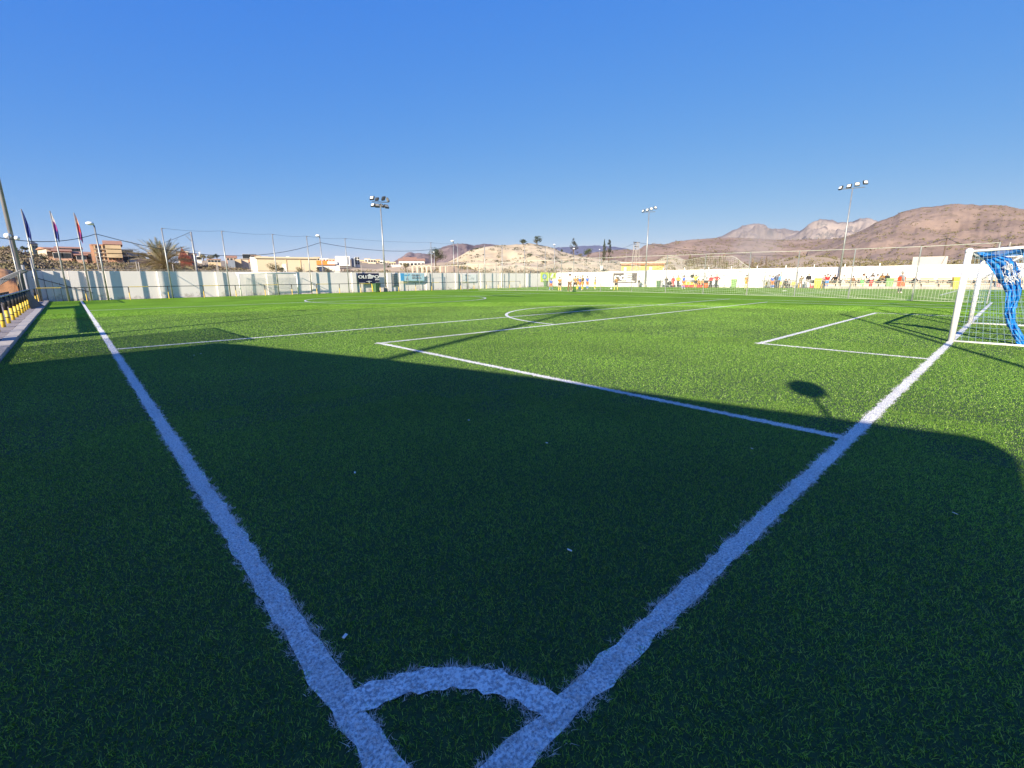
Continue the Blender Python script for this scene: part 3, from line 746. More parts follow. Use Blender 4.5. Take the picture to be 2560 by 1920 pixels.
# big left mast and thin pole next to it
P = onD(67, 755, 45.); P[2] = 0
root = empty('floodlight_mast', (P[0], P[1], 0), 0, 'thick grey mast rising out of frame at the left edge', 'floodlight mast')
top = onD(0, 447, 27.); lean = (top[0]-P[0], top[1]-P[1])
MB().tube([(0, 0, 0), (0, 0, 24.)], [.125, .08], 12).build('shaft', 'grey_steel', root, True)
floodlight(root, Vector((.5, 0, 23.8)), .6, -.5, .9); floodlight(root, Vector((-.5, 0, 23.8)), -.6, -.5, .9)
MB().box((0, 0, 23.7), (1.6, .08, .08)).build('crossbar', 'dark_steel', root)
gl = MB(); zl = onD(27, 590, 45.)[2]; gl.sphere((-.16, -.1, zl), .19, 12, 8, .9); gl.build('lamp_globe', 'lamp_glass', root, True)
gl = MB(); gl.sphere((.24, -.1, zl-.12), .15, 12, 8, .9); gl.build('lamp_globe', 'lamp_glass', root, True)
P = onD(61, 757, 43.); root = empty('thin_pole', (P[0], P[1], 0), label='thin pale pole just left of the thick grey mast', cat='pole')
pole('shaft', (0, 0), onD(40, 640, 43.)[2]+1.2, .05, .04, 'galvanised', parent=root)
P = on_wall(95, .9); tag(pole('handrail_post', P, zat(72, 645, P), .05, .05), 'slim pale post between the mast and the blue flag', 'post')

# wires
def wire(p, q, sag, label, r=.02, n=14, name='cable'):
    pts = [(p[0]+(q[0]-p[0])*t, p[1]+(q[1]-p[1])*t, p[2]+(q[2]-p[2])*t-4*sag*t*(1-t)) for t in np.linspace(0, 1, n)]
    return tag(MB().tube(pts, r, 5).build(name, 'wire'), label, 'cable')
L0 = LP[0]; pL = onD(-60, 583, 40.)
wire(pL, L0, .5, 'overhead cable from the left edge to the first lamp post', .022)
wire(L0, LP[1], 1.5, 'overhead cable sagging between the two left lamp posts', .024)
wire(LP[1], LP[2], .8, 'overhead cable from the dark lamp post to the round pine', .024)
wire(UP, tuple(onD(325, 625, 90)), .3, 'thin cable dropping from the utility pole behind the palm', .02)
for i in range(len(npts)-1):
    a, b = npts[i], npts[i+1]
    Q = np.array([a[0], a[1], 0]); o = MB().tube([(b[0]*t+a[0]*(1-t)-Q[0], b[1]*t+a[1]*(1-t)-Q[1], b[2]*t+a[2]*(1-t)-.48*t*(1-t)) for t in np.linspace(0, 1, 6)], .008, 4).build('net_cord', 'wire', NPO[i])
# lattice power pylon and cables
def pylon(P, hh, wbase, label):
    root = empty('power_pylon', (P[0], P[1], 0), label=label, cat='pylon')
    for sx in (-1, 1):
        for sy in (-1, 1): MB().tube([(sx*wbase, sy*wbase, 0), (sx*wbase*.45, sy*wbase*.45, hh)], .07, 4).build('leg', 'concrete', root)
    mb = MB(); nb = 9
    for i in range(nb):
        a, b = i/nb, (i+1)/nb; wa, wb = wbase*(1-.55*a), wbase*(1-.55*b); s_ = 1 if i % 2 else -1
        for sy in (-1, 1): mb.tube([(-s_*wa, sy*wa, a*hh), (s_*wb, sy*wb, b*hh)], .05, 4)
        mb.tube([(-wb, -wb, b*hh), (wb, -wb, b*hh)], .05, 4)
    mb.build('bracing', 'concrete', root)
    mb = MB(); mb.box((0, 0, hh), (2.4, .14, .14)); mb.box((0, 0, hh-.9), (1.4, .14, .14)); mb.build('crossarm', 'dark_steel', root)
    return root
PY = onD(1587, 690, 110); hpy = onD(1591, 606, 110)[2]; pylon((PY[0], PY[1]), hpy, .8, 'lattice power pylon behind the side wall left of the mast')
pr = onD(1990, 640, 300); wire((PY[0], PY[1], hpy), onD(2000, 638, 160), 1., 'power cable running right from the lattice pylon', .035)
wire((PY[0], PY[1], hpy), onD(1500, 627, 170), .8, 'power cable running left from the lattice pylon', .03)
P = onD(2349, 690, 100); hh = onD(2355, 595, 100)[2]; tag(pole('utility_pole', P, hh, .11, .09, 'bark'), 'wooden utility pole in front of the big brown hill', 'pole')
q0 = (P[0], P[1], hh); wire(onD(2262, 612, 150), q0, .6, 'dark cable rising to the wooden pole on the hill', .03); wire(q0, onD(2560, 610, 70), .8, 'dark cable from the wooden pole to the right edge', .03)
P = onD(2507, 690, 80); tag(pole('utility_pole', P, onD(2507, 606, 80)[2], .08, .07, 'concrete'), 'pale concrete pole above the near goal', 'pole')
# mesh fence posts on the ground behind the far wall
fpx = [(88, 647), (250, 641), (346, 655), (352, 655), (436, 660), (545, 655), (548, 658), (632, 655), (762, 660), (905, 664), (1168, 662), (1170, 662), (1300, 660), (1563, 630), (1580, 630), (1600, 635), (1455, 662), (1493, 655), (1529, 664)]
for i, (px, py) in enumerate(fpx):
    P = onD(px, 690, 60 if px < 1300 else 100); o = pole('fence_post', P, onD(px, py, dist(P))[2], .035, .035, 'concrete', 5)
    tag(o, f'thin pale fence post in the scrub behind the walls, {ORD[i]} counted rightwards', 'fence post', 'thin posts in the scrub behind the walls')

# ------------------------------------------------------------------ goals
def netmesh(corners, nu, nv, r=.004, sag=0., m='net_grey', parent=None, name='net', seed=1):
    """cords over a bilinear patch a-b-c-d"""
    a, b, c, d = [Vector(q) for q in corners]; g = random.Random(seed); mb = MB()
    nrm_ = (b-a).cross(d-a).normalized()
    def P(u, v):
        p = (a*(1-u)+b*u)*(1-v)+(d*(1-u)+c*u)*v
        return p+nrm_*(sag*math.sin(math.pi*u)*math.sin(math.pi*v)*(.7+.6*math.sin(u*9+v*7)))+Vector((0, 0, -.25*sag*math.sin(math.pi*u)*math.sin(math.pi*v)))
    for i in range(nu+1): mb.tube([P(i/nu, k/6) for k in range(7)], r, 3, False)
    for i in range(nv+1): mb.tube([P(k/8, i/nv) for k in range(9)], r, 3, False)
    return mb.build(name, m, parent, kind='stuff')
GXn, GXf, GT = 14.61, 20.73, 2.12
GL = empty('football_goal', (GXn, .06, 0), label='white near goal with a gathered blue net at the right edge', cat='goal')
def gp(x, y, z): return (x-GXn, y-.06, z)
MB().tube([gp(GXn, .06, 0), gp(GXn, .06, GT-.06)], .062, 16).build('post', 'white_paint', GL, True)
MB().tube([gp(GXf, .06, 0), gp(GXf, .06, GT-.06)], .062, 16).build('post', 'white_paint', GL, True)
MB().tube([gp(GXn, .06, GT-.06), gp(GXf, .06, GT-.06)], .060, 16).build('crossbar', 'white_paint', GL, True)
b = MB(); b.sphere(gp(GXn, .06, GT-.05), .075, 12, 8); b.build('corner_joint', 'white_paint', GL, True)
for x in (GXn, GXf):
    MB().tube([gp(x, .05, GT-.05), gp(x, -.78, GT+.0)], .030, 10).build('top_arm', 'white_paint', GL, True)
    MB().tube([gp(x, -.78, GT), gp(x, -1.6, .05)], .025, 8).build('back_strut', 'rail_grey', GL, True)
    MB().tube([gp(x, .0, .03), gp(x, -1.6, .03)], .024, 8).build('ground_bar', 'white_paint', GL, True)
    if x == GXf: MB().tube([gp(x, 0, 1.42), gp(x, -.78, GT)], .028, 8).build('brace', 'white_paint', GL, True)
MB().tube([gp(GXn, -1.6, .03), gp(GXf, -1.6, .03)], .024, 8).build('ground_bar', 'white_paint', GL, True)
netmesh([gp(GXn, 0, .03), gp(GXn, -1.55, .03), gp(GXn, -.78, GT), gp(GXn, 0, GT-.1)], 13, 17, .0035, .12, 'net_grey', GL, 'side_net', 3)
netmesh([gp(GXf, 0, .03), gp(GXf, -1.55, .03), gp(GXf, -.78, GT), gp(GXf, 0, GT-.1)], 13, 17, .005, .15, 'net_grey', GL, 'side_net', 4)
netmesh([gp(GXn, -1.6, .03), gp(GXf, -1.6, .03), gp(GXf, -.78, GT), gp(GXn, -.78, GT)], 48, 17, .005, .25, 'net_blue', GL, 'back_net', 5)
netmesh([gp(GXn, 0, GT-.05), gp(GXf, 0, GT-.05), gp(GXf, -.78, GT), gp(GXn, -.78, GT)], 48, 6, .005, -.10, 'net_blue', GL, 'roof_net', 6)
# gathered blue net hanging in folds from the top arm down to the ground bar
Lp = [(2431, 627), (2446, 636), (2459, 648), (2470, 663), (2482, 680), (2494, 698), (2506, 716), (2514, 735), (2512, 760), (2510, 785), (2519, 812), (2531, 840), (2548, 868)]
Rp = [(2436, 626), (2466, 634), (2500, 640), (2528, 648), (2540, 660), (2550, 675), (2552, 697), (2553, 720), (2549, 745), (2538, 772), (2538, 802), (2552, 830), (2575, 866)]
V, F = [], []; nu = 30; nv = 96
for j in range(nv+1):
    t = j/nv*(len(Lp)-1); i0 = min(int(t), len(Lp)-2); f_ = t-i0
    l = [Lp[i0][k]*(1-f_)+Lp[i0+1][k]*f_ for k in (0, 1)]; r_ = [Rp[i0][k]*(1-f_)+Rp[i0+1][k]*f_ for k in (0, 1)]
    for i in range(nu+1):
        u = i/nu; X = 15.0+.07*math.sin(u*21+1.2*math.sin(j*.18))+.03*math.sin(u*47+j*.5)+.05*math.sin(j*.45+u*4)
        p = onX(l[0]*(1-u)+r_[0]*u, l[1]*(1-u)+r_[1]*u, X); V.append(gp(p[0], p[1], max(p[2], .01)))
for j in range(nv):
    for i in range(nu): F.append((j*(nu+1)+i, j*(nu+1)+i+1, (j+1)*(nu+1)+i+1, (j+1)*(nu+1)+i))
o = quads_obj('gathered_net', V, F, 'tarp_blue', GL); o.modifiers.new('thickness', 'SOLIDIFY').thickness = .02
o.data.polygons.foreach_set('use_smooth', [True]*len(F))
# loose white cords bunched over the blue folds
mb = MB(); g = random.Random(5)
for k in range(46):
    px, py = g.uniform(2505, 2552), g.uniform(655, 702); pts = []
    for q in range(5):
        p = onX(px+g.uniform(-5, 5)+q*1.5, py+g.uniform(-5, 5)+q*2.0, 14.82+g.uniform(-.03, .03)); pts.append(gp(*p))
    mb.tube(pts, .006, 4)
mb.build('loose_cords', 'white_paint', GL, kind='stuff')

def small_goal(pa, pb, hgt, label, depth=.9, back=None):
    a, b = np.array(pa), np.array(pb); w = np.linalg.norm(b-a); rz = math.atan2(b[1]-a[1], b[0]-a[0])
    root = empty('football_goal', (*a, 0), rz, label, 'goal')
    for x in (0, w):
        MB().tube([(x, 0, 0), (x, 0, hgt)], .06, 10).build('post', 'white_paint', root, True)
        MB().tube([(x, 0, hgt-.03), (x, depth, hgt)], .03, 8).build('top_arm', 'white_paint', root, True)
        MB().tube([(x, 0, hgt-.55), (x, depth*.7, hgt)], .025, 8).build('brace', 'white_paint', root, True)
    MB().tube([(0, 0, hgt-.05), (w, 0, hgt-.05)], .06, 10).build('crossbar', 'white_paint', root, True)
    netmesh([(0, depth*1.1, 0), (w, depth*1.1, 0), (w, depth, hgt), (0, depth, hgt)], 40, 14, .005, .10, 'net_white', root, 'back_net', 8)
    return root
small_goal(on_wall(602, 1.25), on_wall(746, 1.25), 2.10, 'white goal of the near field standing against the far wall')
small_goal(G(1224, 720)[:2], G(1294, 717.3)[:2], 2.15, 'far white goal of the second field behind the lime goalkeeper')

# ------------------------------------------------------------------ dividing ball net
BN = [(1021, 725), (1050, 725), (1082, 725), (1117, 725), (1156, 725), (1197, 725), (1241, 726), (1290, 727), (1344, 727), (1403, 728), (1433, 728.6), (1501, 729), (1578, 730), (1663, 732.5), (1757, 735.5), (1866, 738.6), (1985, 742), (2120, 746.5), (2279, 751.5)]
BT = [669, 667, 666, 664, 662, 660, 657, 653.6, 651, 649, 645, 644, 640.5, 638, 634.5, 630, 627, 622, 616]
bl = np.array([[32.8, 54.2], [33.9, 52.2], [35.1, 50.1], [36.2, 47.9], [37.2, 45.6], [38.2, 43.2], [39.1, 40.6], [39.9, 38.0], [40.6, 35.4], [41.2, 33.0], [41.4, 31.8], [41.8, 28.9], [42.0, 26.0], [41.9, 22.6], [41.5, 18.9], [40.9, 15.2], [40.1, 11.3], [39.0, 7.2], [37.6, 3.2]])
bl2 = []
for (px, py), c in zip(BN, bl):      # keep the bearing, take the smoothed distance
    d = ray(px, py); d = d[:2]/np.linalg.norm(d[:2]); bl2.append(CAM[:2]+d*np.linalg.norm(G(px, py)[:2]-CAM[:2])*.5+d*np.linalg.norm(c-CAM[:2])*.5)
DN = empty('divider_net', (*bl2[0], 0), label='long low ball net on thin posts dividing the two fields', cat='net')
def dn(p, z): return (p[0]-bl2[0][0], p[1]-bl2[0][1], z)
for i, (px, py) in enumerate(BN):
    lim = wall_dist(px)-1.2; v = bl2[i]-CAM[:2]
    if np.linalg.norm(v) > lim: bl2[i] = CAM[:2]+v/np.linalg.norm(v)*lim
DN.location = (*bl2[0], 0)
tops_ = []
for i, (p, (px, py), ty) in enumerate(zip(bl2, BN, BT)):
    z = onD(px+4 if px > 1600 else px, ty, dist(p))[2]; tops_.append(z)
    MB().tube([dn(p, 0), dn(p, z)], .038 if i > 8 else .032, 6).build('post', 'galvanised', DN)
p = bl2[-1]; end = p+(bl2[-1]-bl2[-2])*.95; pts_all = bl2+[end]; tops_.append(3.3)
MB().tube([dn(end, 0), dn(end, 3.3)], .04, 6).build('post', 'galvanised', DN)
mb = MB()
for i in range(len(pts_all)-1): mb.tube([dn(pts_all[i], tops_[i]-.03), dn(pts_all[i+1], tops_[i+1]-.03)], .012, 4)
mb.build('top_cord', 'net_white', DN)
# netting: verticals and horizontals, hanging low in places
cum = [0.]
for i in range(1, len(pts_all)): cum.append(cum[-1]+np.linalg.norm(pts_all[i]-pts_all[i-1]))
def bpos(s): return np.array([np.interp(s, cum, [q[0] for q in pts_all]), np.interp(s, cum, [q[1] for q in pts_all])])
SAGPX = [(1000, 669), (1241, 668), (1290, 664), (1344, 672), (1403, 655), (1501, 656), (1535, 652), (1600, 668), (1663, 645), (1707, 652), (1760, 642), (1826, 642), (1850, 660), (1890, 685), (1985, 700), (2120, 705), (2279, 705), (2600, 705)]
def sagtop(s, p):
    px, _ = proj((p[0], p[1], 0)); py = np.interp(px, [q[0] for q in SAGPX], [q[1] for q in SAGPX])
    return max(.55, min(onD(px, py, dist(p))[2], np.interp(s, cum, tops_)-.05))
s0 = cum[5]; S_ = np.arange(s0, cum[-1], .17); mb = MB(); g = random.Random(3)
nh = 20
grid = []
for s in S_:
    p = bpos(s); zt = sagtop(s, p); col = []
    for k in range(nh+1):
        t = k/nh; off = .10*math.sin(s*.9+t*3)*math.sin(math.pi*t)+.05*math.sin(s*3.1+t*8)*(1-t)
        z = .03+zt*t+ (.035*math.sin(s*2.3+k) if 0 < k < 5 else 0)
        col.append(dn(p+np.array([off, 0]), z))
    grid.append(col)
for c in grid: mb.tube([c[k] for k in (0, 1, 2, 4, 7, 11, 15, nh)], .005, 3, False)
for k in range(0, nh+1): mb.tube([c[k] for c in grid[::2]], .005 if 0 < k < nh else .014, 3, False)
mb.build('netting', 'net_white', DN, kind='stuff')

# ------------------------------------------------------------------ barrier, shelter and cart at the left edge
BX = -2.15
BR = empty('barrier', (BX, 14, 0), label='black and yellow spectator barrier with dark cloth at the left edge', cat='barrier')
ys = [17.0, 19.2, 21.0, 22.85, 24.7, 26.4, 28.0, 29.7, 31.2, 32.9, 34.6, 37.4, 43.2, 46.0, 48.6]
for i, y in enumerate(ys):
    if y > 45: continue
    MB().tube([(0, y-14, .05), (0, y-14, .52)], .055, 10).build('post', 'strong_yellow', BR, True)
    MB().tube([(0, y-14, .52), (0, y-14, .98)], .055, 10).build('post_sleeve', 'black', BR, True)
    MB().tube([(0, y-14, .27), (0, y-14, .30)], .058, 10).build('band', 'black', BR, True)
for a, b in zip(ys[:-1], ys[1:]):
    if b > 45: continue
    MB().tube([(0, a-14, 1.0), (0, b-14, 1.0)], .035, 8).build('rail', 'galvanised', BR, True)
    V, F = [], []; n = 14
    for i in range(n+1):
        for k in range(5):
            z = .98-.042*k*(1+.12*math.sin(i*1.3+a)); V.append((-.02+.03*math.sin(i*2.1+k*.8+a)+.01*k, a-14+(b-a)*i/n, z))
    for i in range(n):
        for k in range(4): F.append((i*5+k, i*5+k+1, (i+1)*5+k+1, (i+1)*5+k))
    if b < 38: quads_obj('cloth', V, F, 'black', BR)
# dark sheet draped from the barrier to the kerb
V, F = [], []
for j in range(9):
    for i in range(9):
        u, v = i/8, j/8; V.append((-2.12+.62*v*(.15+.85*u), 33.8+3.1*u, max(.075, .93*(1-v)**1.6+.03*math.sin(u*9+v*6))))
for j in range(8):
    for i in range(8): F.append((j*9+i, j*9+i+1, (j+1)*9+i+1, (j+1)*9+i))
o = quads_obj('dark_sheet', V, F, 'black'); tag(o, 'black sheet draped from the barrier down to the kerb', 'sheet')
# second short barrier piece beyond
# equipment cart
CT = empty('equipment_cart', (-2.08, 16.1, .07), .15, 'dark cart with a black wheel cut off by the left frame edge', 'cart')
c_ = MB(); c_.box((-.30, 0, .42), (.55, .8, .30)); c_.build('lower_bin', 'bldg_tan', CT)
c_ = MB(); c_.box((-.28, 0, .80), (.60, .85, .42)); c_.build('upper_box', 'black', CT)
w_ = MB(); w_.tube([(-.06, 0, .17), (.04, 0, .17)], .17, 18); w_.build('wheel', 'black', CT)
# curved bus-shelter style dugout
def dugout(P, rz, length, depth, hgt, label, ribs=4, seats=None, frame='grey_steel', panel=True, backonly=False):
    """local: opening faces -y, back at y=depth; arc roof"""
    root = empty('dugout', (*P, 0), rz, label, 'dugout')
    prof = [(depth, .05)]
    for t in np.linspace(0, 1, 9): prof.append((depth-depth*1.05*math.sin(t*math.pi/2)**1.3*1.0, hgt*(.45+.55*math.sin(t*math.pi/2)) if t > 0 else hgt*.45))
    for i in range(ribs):
        x = -length/2+length*i/(ribs-1)
        MB().tube([(x, y, z) for y, z in prof], .035, 6).build('rib', frame, root, True)
        if i in (0, ribs-1): MB().tube([(x, .05, .05), (x, .05, hgt*.80), (x, 0, hgt)], .025, 6).build('front_leg', frame, root, True)
    for (y, z) in (prof[-1], prof[4], prof[1]): MB().tube([(-length/2, y, z), (length/2, y, z)], .03, 6).build('purlin', frame, root, True)
    if panel:
        for i in range(ribs-1):
            x0 = -length/2+length*i/(ribs-1)+.04; x1 = -length/2+length*(i+1)/(ribs-1)-.04; V, F = [], []
            for y, z in prof: V += [(x0, y+.01, z), (x1, y+.01, z)]
            for k in range(len(prof)-1): F.append((2*k, 2*k+1, 2*k+3, 2*k+2))
            quads_obj('panel', V, F, 'clear_sheet', root)
    if seats:
        b_ = MB(); b_.box((0, depth*.55, .30), (length*.94, .08, .06)); b_.build('seat_rail', 'dark_steel', root)
        n = int(length/.5)
        for k in range(n):
            x = -length*.47+(k+.5)*length*.94/n
            s_ = MB(); s_.box((x, depth*.5, .42), (.42, .40, .05)); s_.box((x, depth*.5+.2, .62), (.42, .05, .38)); s_.box((x, depth*.5, .2), (.05, .05, .4)); s_.build('seat', seats, root)
    return root
m = mat('clear_sheet', (.60, .62, .64), .2); nt = m.node_tree; b = nt.nodes['Principled BSDF']
tb = nt.nodes.new('ShaderNodeBsdfTransparent'); tb.inputs[0].default_value = (.85, .87, .9, 1); ms = nt.nodes.new('ShaderNodeMixShader'); ms.inputs[0].default_value = .28
nt.links.new(tb.outputs[0], ms.inputs[1]); nt.links.new(b.outputs[0], ms.inputs[2]); nt.links.new(ms.outputs[0], nt.nodes['Material Output'].inputs[0]); M['clear_sheet'] = m
dugout((-2.35, 41.2), math.pi/2, 6.0, 1.65, 2.1, 'curved clear-roofed dugout at the left corner behind the barrier', 5, 'black')
# dark bars in place of a handrail's shadow on the far left wall
hr = empty('rail_shadow', (*on_wall(88, .5), 0), wall_rz, 'sloping dark bars standing for a handrail shadow on the far wall', 'handrail')
L_ = np.linalg.norm(on_wall(232, .5)-on_wall(88, .5))
MB().tube([(0, 0, 1.75), (L_, 0, .55)], .03, 6).build('rail', 'dark_steel', hr)
for k in range(8): t = (k+.5)/8; MB().tube([(L_*t, 0, .0), (L_*t, 0, 1.85-1.2*t)], .014, 5).build('shadow_bar', 'dark_steel', hr)

# ------------------------------------------------------------------ second field side: dugouts, bins, terrace
d1 = on_rwall(1731, 2.4); w1 = np.linalg.norm(on_rwall(1702, 2.4)-on_rwall(1762, 2.4))
dugout(d1, rrz, w1, 1.3, zat(1731, 682.5, d1), 'left dugout with clear curved roof and red boards below', 3, 'strong_yellow')
d2 = on_rwall(1949, 2.4); w2 = np.linalg.norm(on_rwall(1908, 2.4)-on_rwall(1990, 2.4))
dugout(d2, rrz, w2, 1.3, zat(1949, 680, d2), 'right dugout with clear curved roof and yellow seats', 3, 'strong_yellow')
o = MB(); 
for k in range(3): o.box((-w1*.28+k*w1*.29, -.35, .22), (w1*.26, .05, .34))
o = o.build('red_board', 'red'); o.location = (*d1, 0); o.rotation_euler = (0, 0, rrz); tag(o, 'low red boards on the ground before the left dugout', 'board')
def bin_(px, off, s, m, label, P=None):
    P = on_rwall(px, off) if P is None else P
    root = empty('wheelie_bin', (*P, 0), rrz, label, 'bin')
    b_ = MB(); b_.add([(-.24*s, -.24*s, .05), (.24*s, -.24*s, .05), (.24*s, .24*s, .05), (-.24*s, .24*s, .05), (-.31*s, -.33*s, .98*s), (.31*s, -.33*s, .98*s), (.31*s, .33*s, .98*s), (-.31*s, .33*s, .98*s)],
                      [(3, 2, 1, 0), (0, 1, 5, 4), (1, 2, 6, 5), (2, 3, 7, 6), (3, 0, 4, 7), (4, 5, 6, 7)]); b_.build('body', m, root)
    MB().box((0, 0, 1.02*s), (.66*s, .70*s, .07)).build('lid', m, root)
    for x in (-.22*s, .22*s): MB().tube([(x-.03, .24*s, .1), (x+.03, .24*s, .1)], .1, 10).build('wheel', 'black', root)
    return root
bin_(1646, 2.6, .95, 'bin_green', 'dark green bin behind the grey-hooded spectator')
bin_(1834, 2.6, 1.15, 'bin_lightgreen', 'green wheelie bin standing alone between the two dugouts')
bin_(2043, 3.2, 1.25, 'strong_yellow', 'big yellow bin beside the red seats, right of the right dugout')
bin_(2222, 2.4, 1.2, 'bin_lightgreen', 'pale green bin in front of the spectator terrace')
bin_(2391, 2.8, 1.35, 'strong_yellow', 'yellow bin left of the near goalpost by the terrace')
P = on_wall(941, 1.3); r_ = bin_(0, 0, .95, 'bin_green', 'green and yellow bin below the OLIMPO board', P); MB().box((-.35, -.1, .5), (.16, .3, .9)).build('side_sleeve', 'strong_yellow', r_)
P = on_wall(1364, 1.2); bin_(0, 0, .9, 'bin_green', 'green bin below the lime crest poster', P)
br = empty('barrel', (*on_rwall(1765, 2.4), 0), 0, 'round orange barrel with a black lid beside the left dugout', 'barrel')
MB().tube([(0, 0, 0), (0, 0, .62)], [.30, .34], 12).build('body', 'vest_orange', br, True); MB().tube([(0, 0, .62), (0, 0, .98)], .30, 12).build('lid', 'black', br, True)
st = empty('folding_seat', (*on_rwall(2032, 2.6), 0), rrz, 'red and black folding seat beside the big yellow bin', 'seat')
MB().box((0, 0, .45), (.75, .5, .10)).build('seat', 'red', st); MB().box((0, .25, .85), (.75, .08, .5)).build('backrest', 'black', st); MB().box((0, -.1, .2), (.6, .3, .3)).build('base', 'red', st)
ch = empty('pushchair', (*on_rwall(1671, 2.8), 0), rrz, 'dark pushchair with wheels beside the black-clothed spectator', 'pushchair')
MB().tube([(-.5, 0, .95), (.1, 0, .45), (.4, 0, .2)], .04, 6).build('handle', 'black', ch); b_ = MB(); b_.sphere((.15, 0, .6), .33, 10, 6); b_.build('seat', 'black', ch)
for x in (-.25, .4): MB().tube([(x, -.2, .16), (x, .2, .16)], .16, 12).build('wheel', 'dark_steel', ch)
# terrace with white rows
t0, t1 = on_rwall(2062, 3.1), on_rwall(2700, 3.1); TL = np.linalg.norm(t1-t0)
TR = empty('terrace', (*t0, 0), rrz, 'low white stepped spectator terrace with bench rows on the right', 'terrace')
for k in range(3):
    MB().box((TL/2, .45+k*.85, .14+k*.17), (TL, .85, .28+k*.34)).build('step', 'concrete', TR)
    nseg = 14
    for j in range(nseg):
        b_ = MB(); L1 = TL/nseg; b_.box(((j+.5)*L1, .60+k*.85, .28+k*.34+.34), (L1*.90, .30, .07)); b_.box(((j+.5)*L1, .62+k*.85, .28+k*.34+.15), (L1*.80, .10, .30)); b_.build('bench', 'bldg_cream', TR)
# football
P = G(1528, 723.5); b_ = MB(); b_.sphere((0, 0, .11), .11, 12, 8); o = b_.build('football', 'white_paint', None, True); o.location = (P[0], P[1], 0); tag(o, 'white football at the feet of the yellow-socked player', 'ball')
o = MB().box((0, 0, .02), (.5, .3, .04)).build('kit_bag', 'white_paint'); P = G(1962, 727.3); o.location = (P[0], P[1], 0); tag(o, 'small white item lying on the second field before the dugout', 'item')

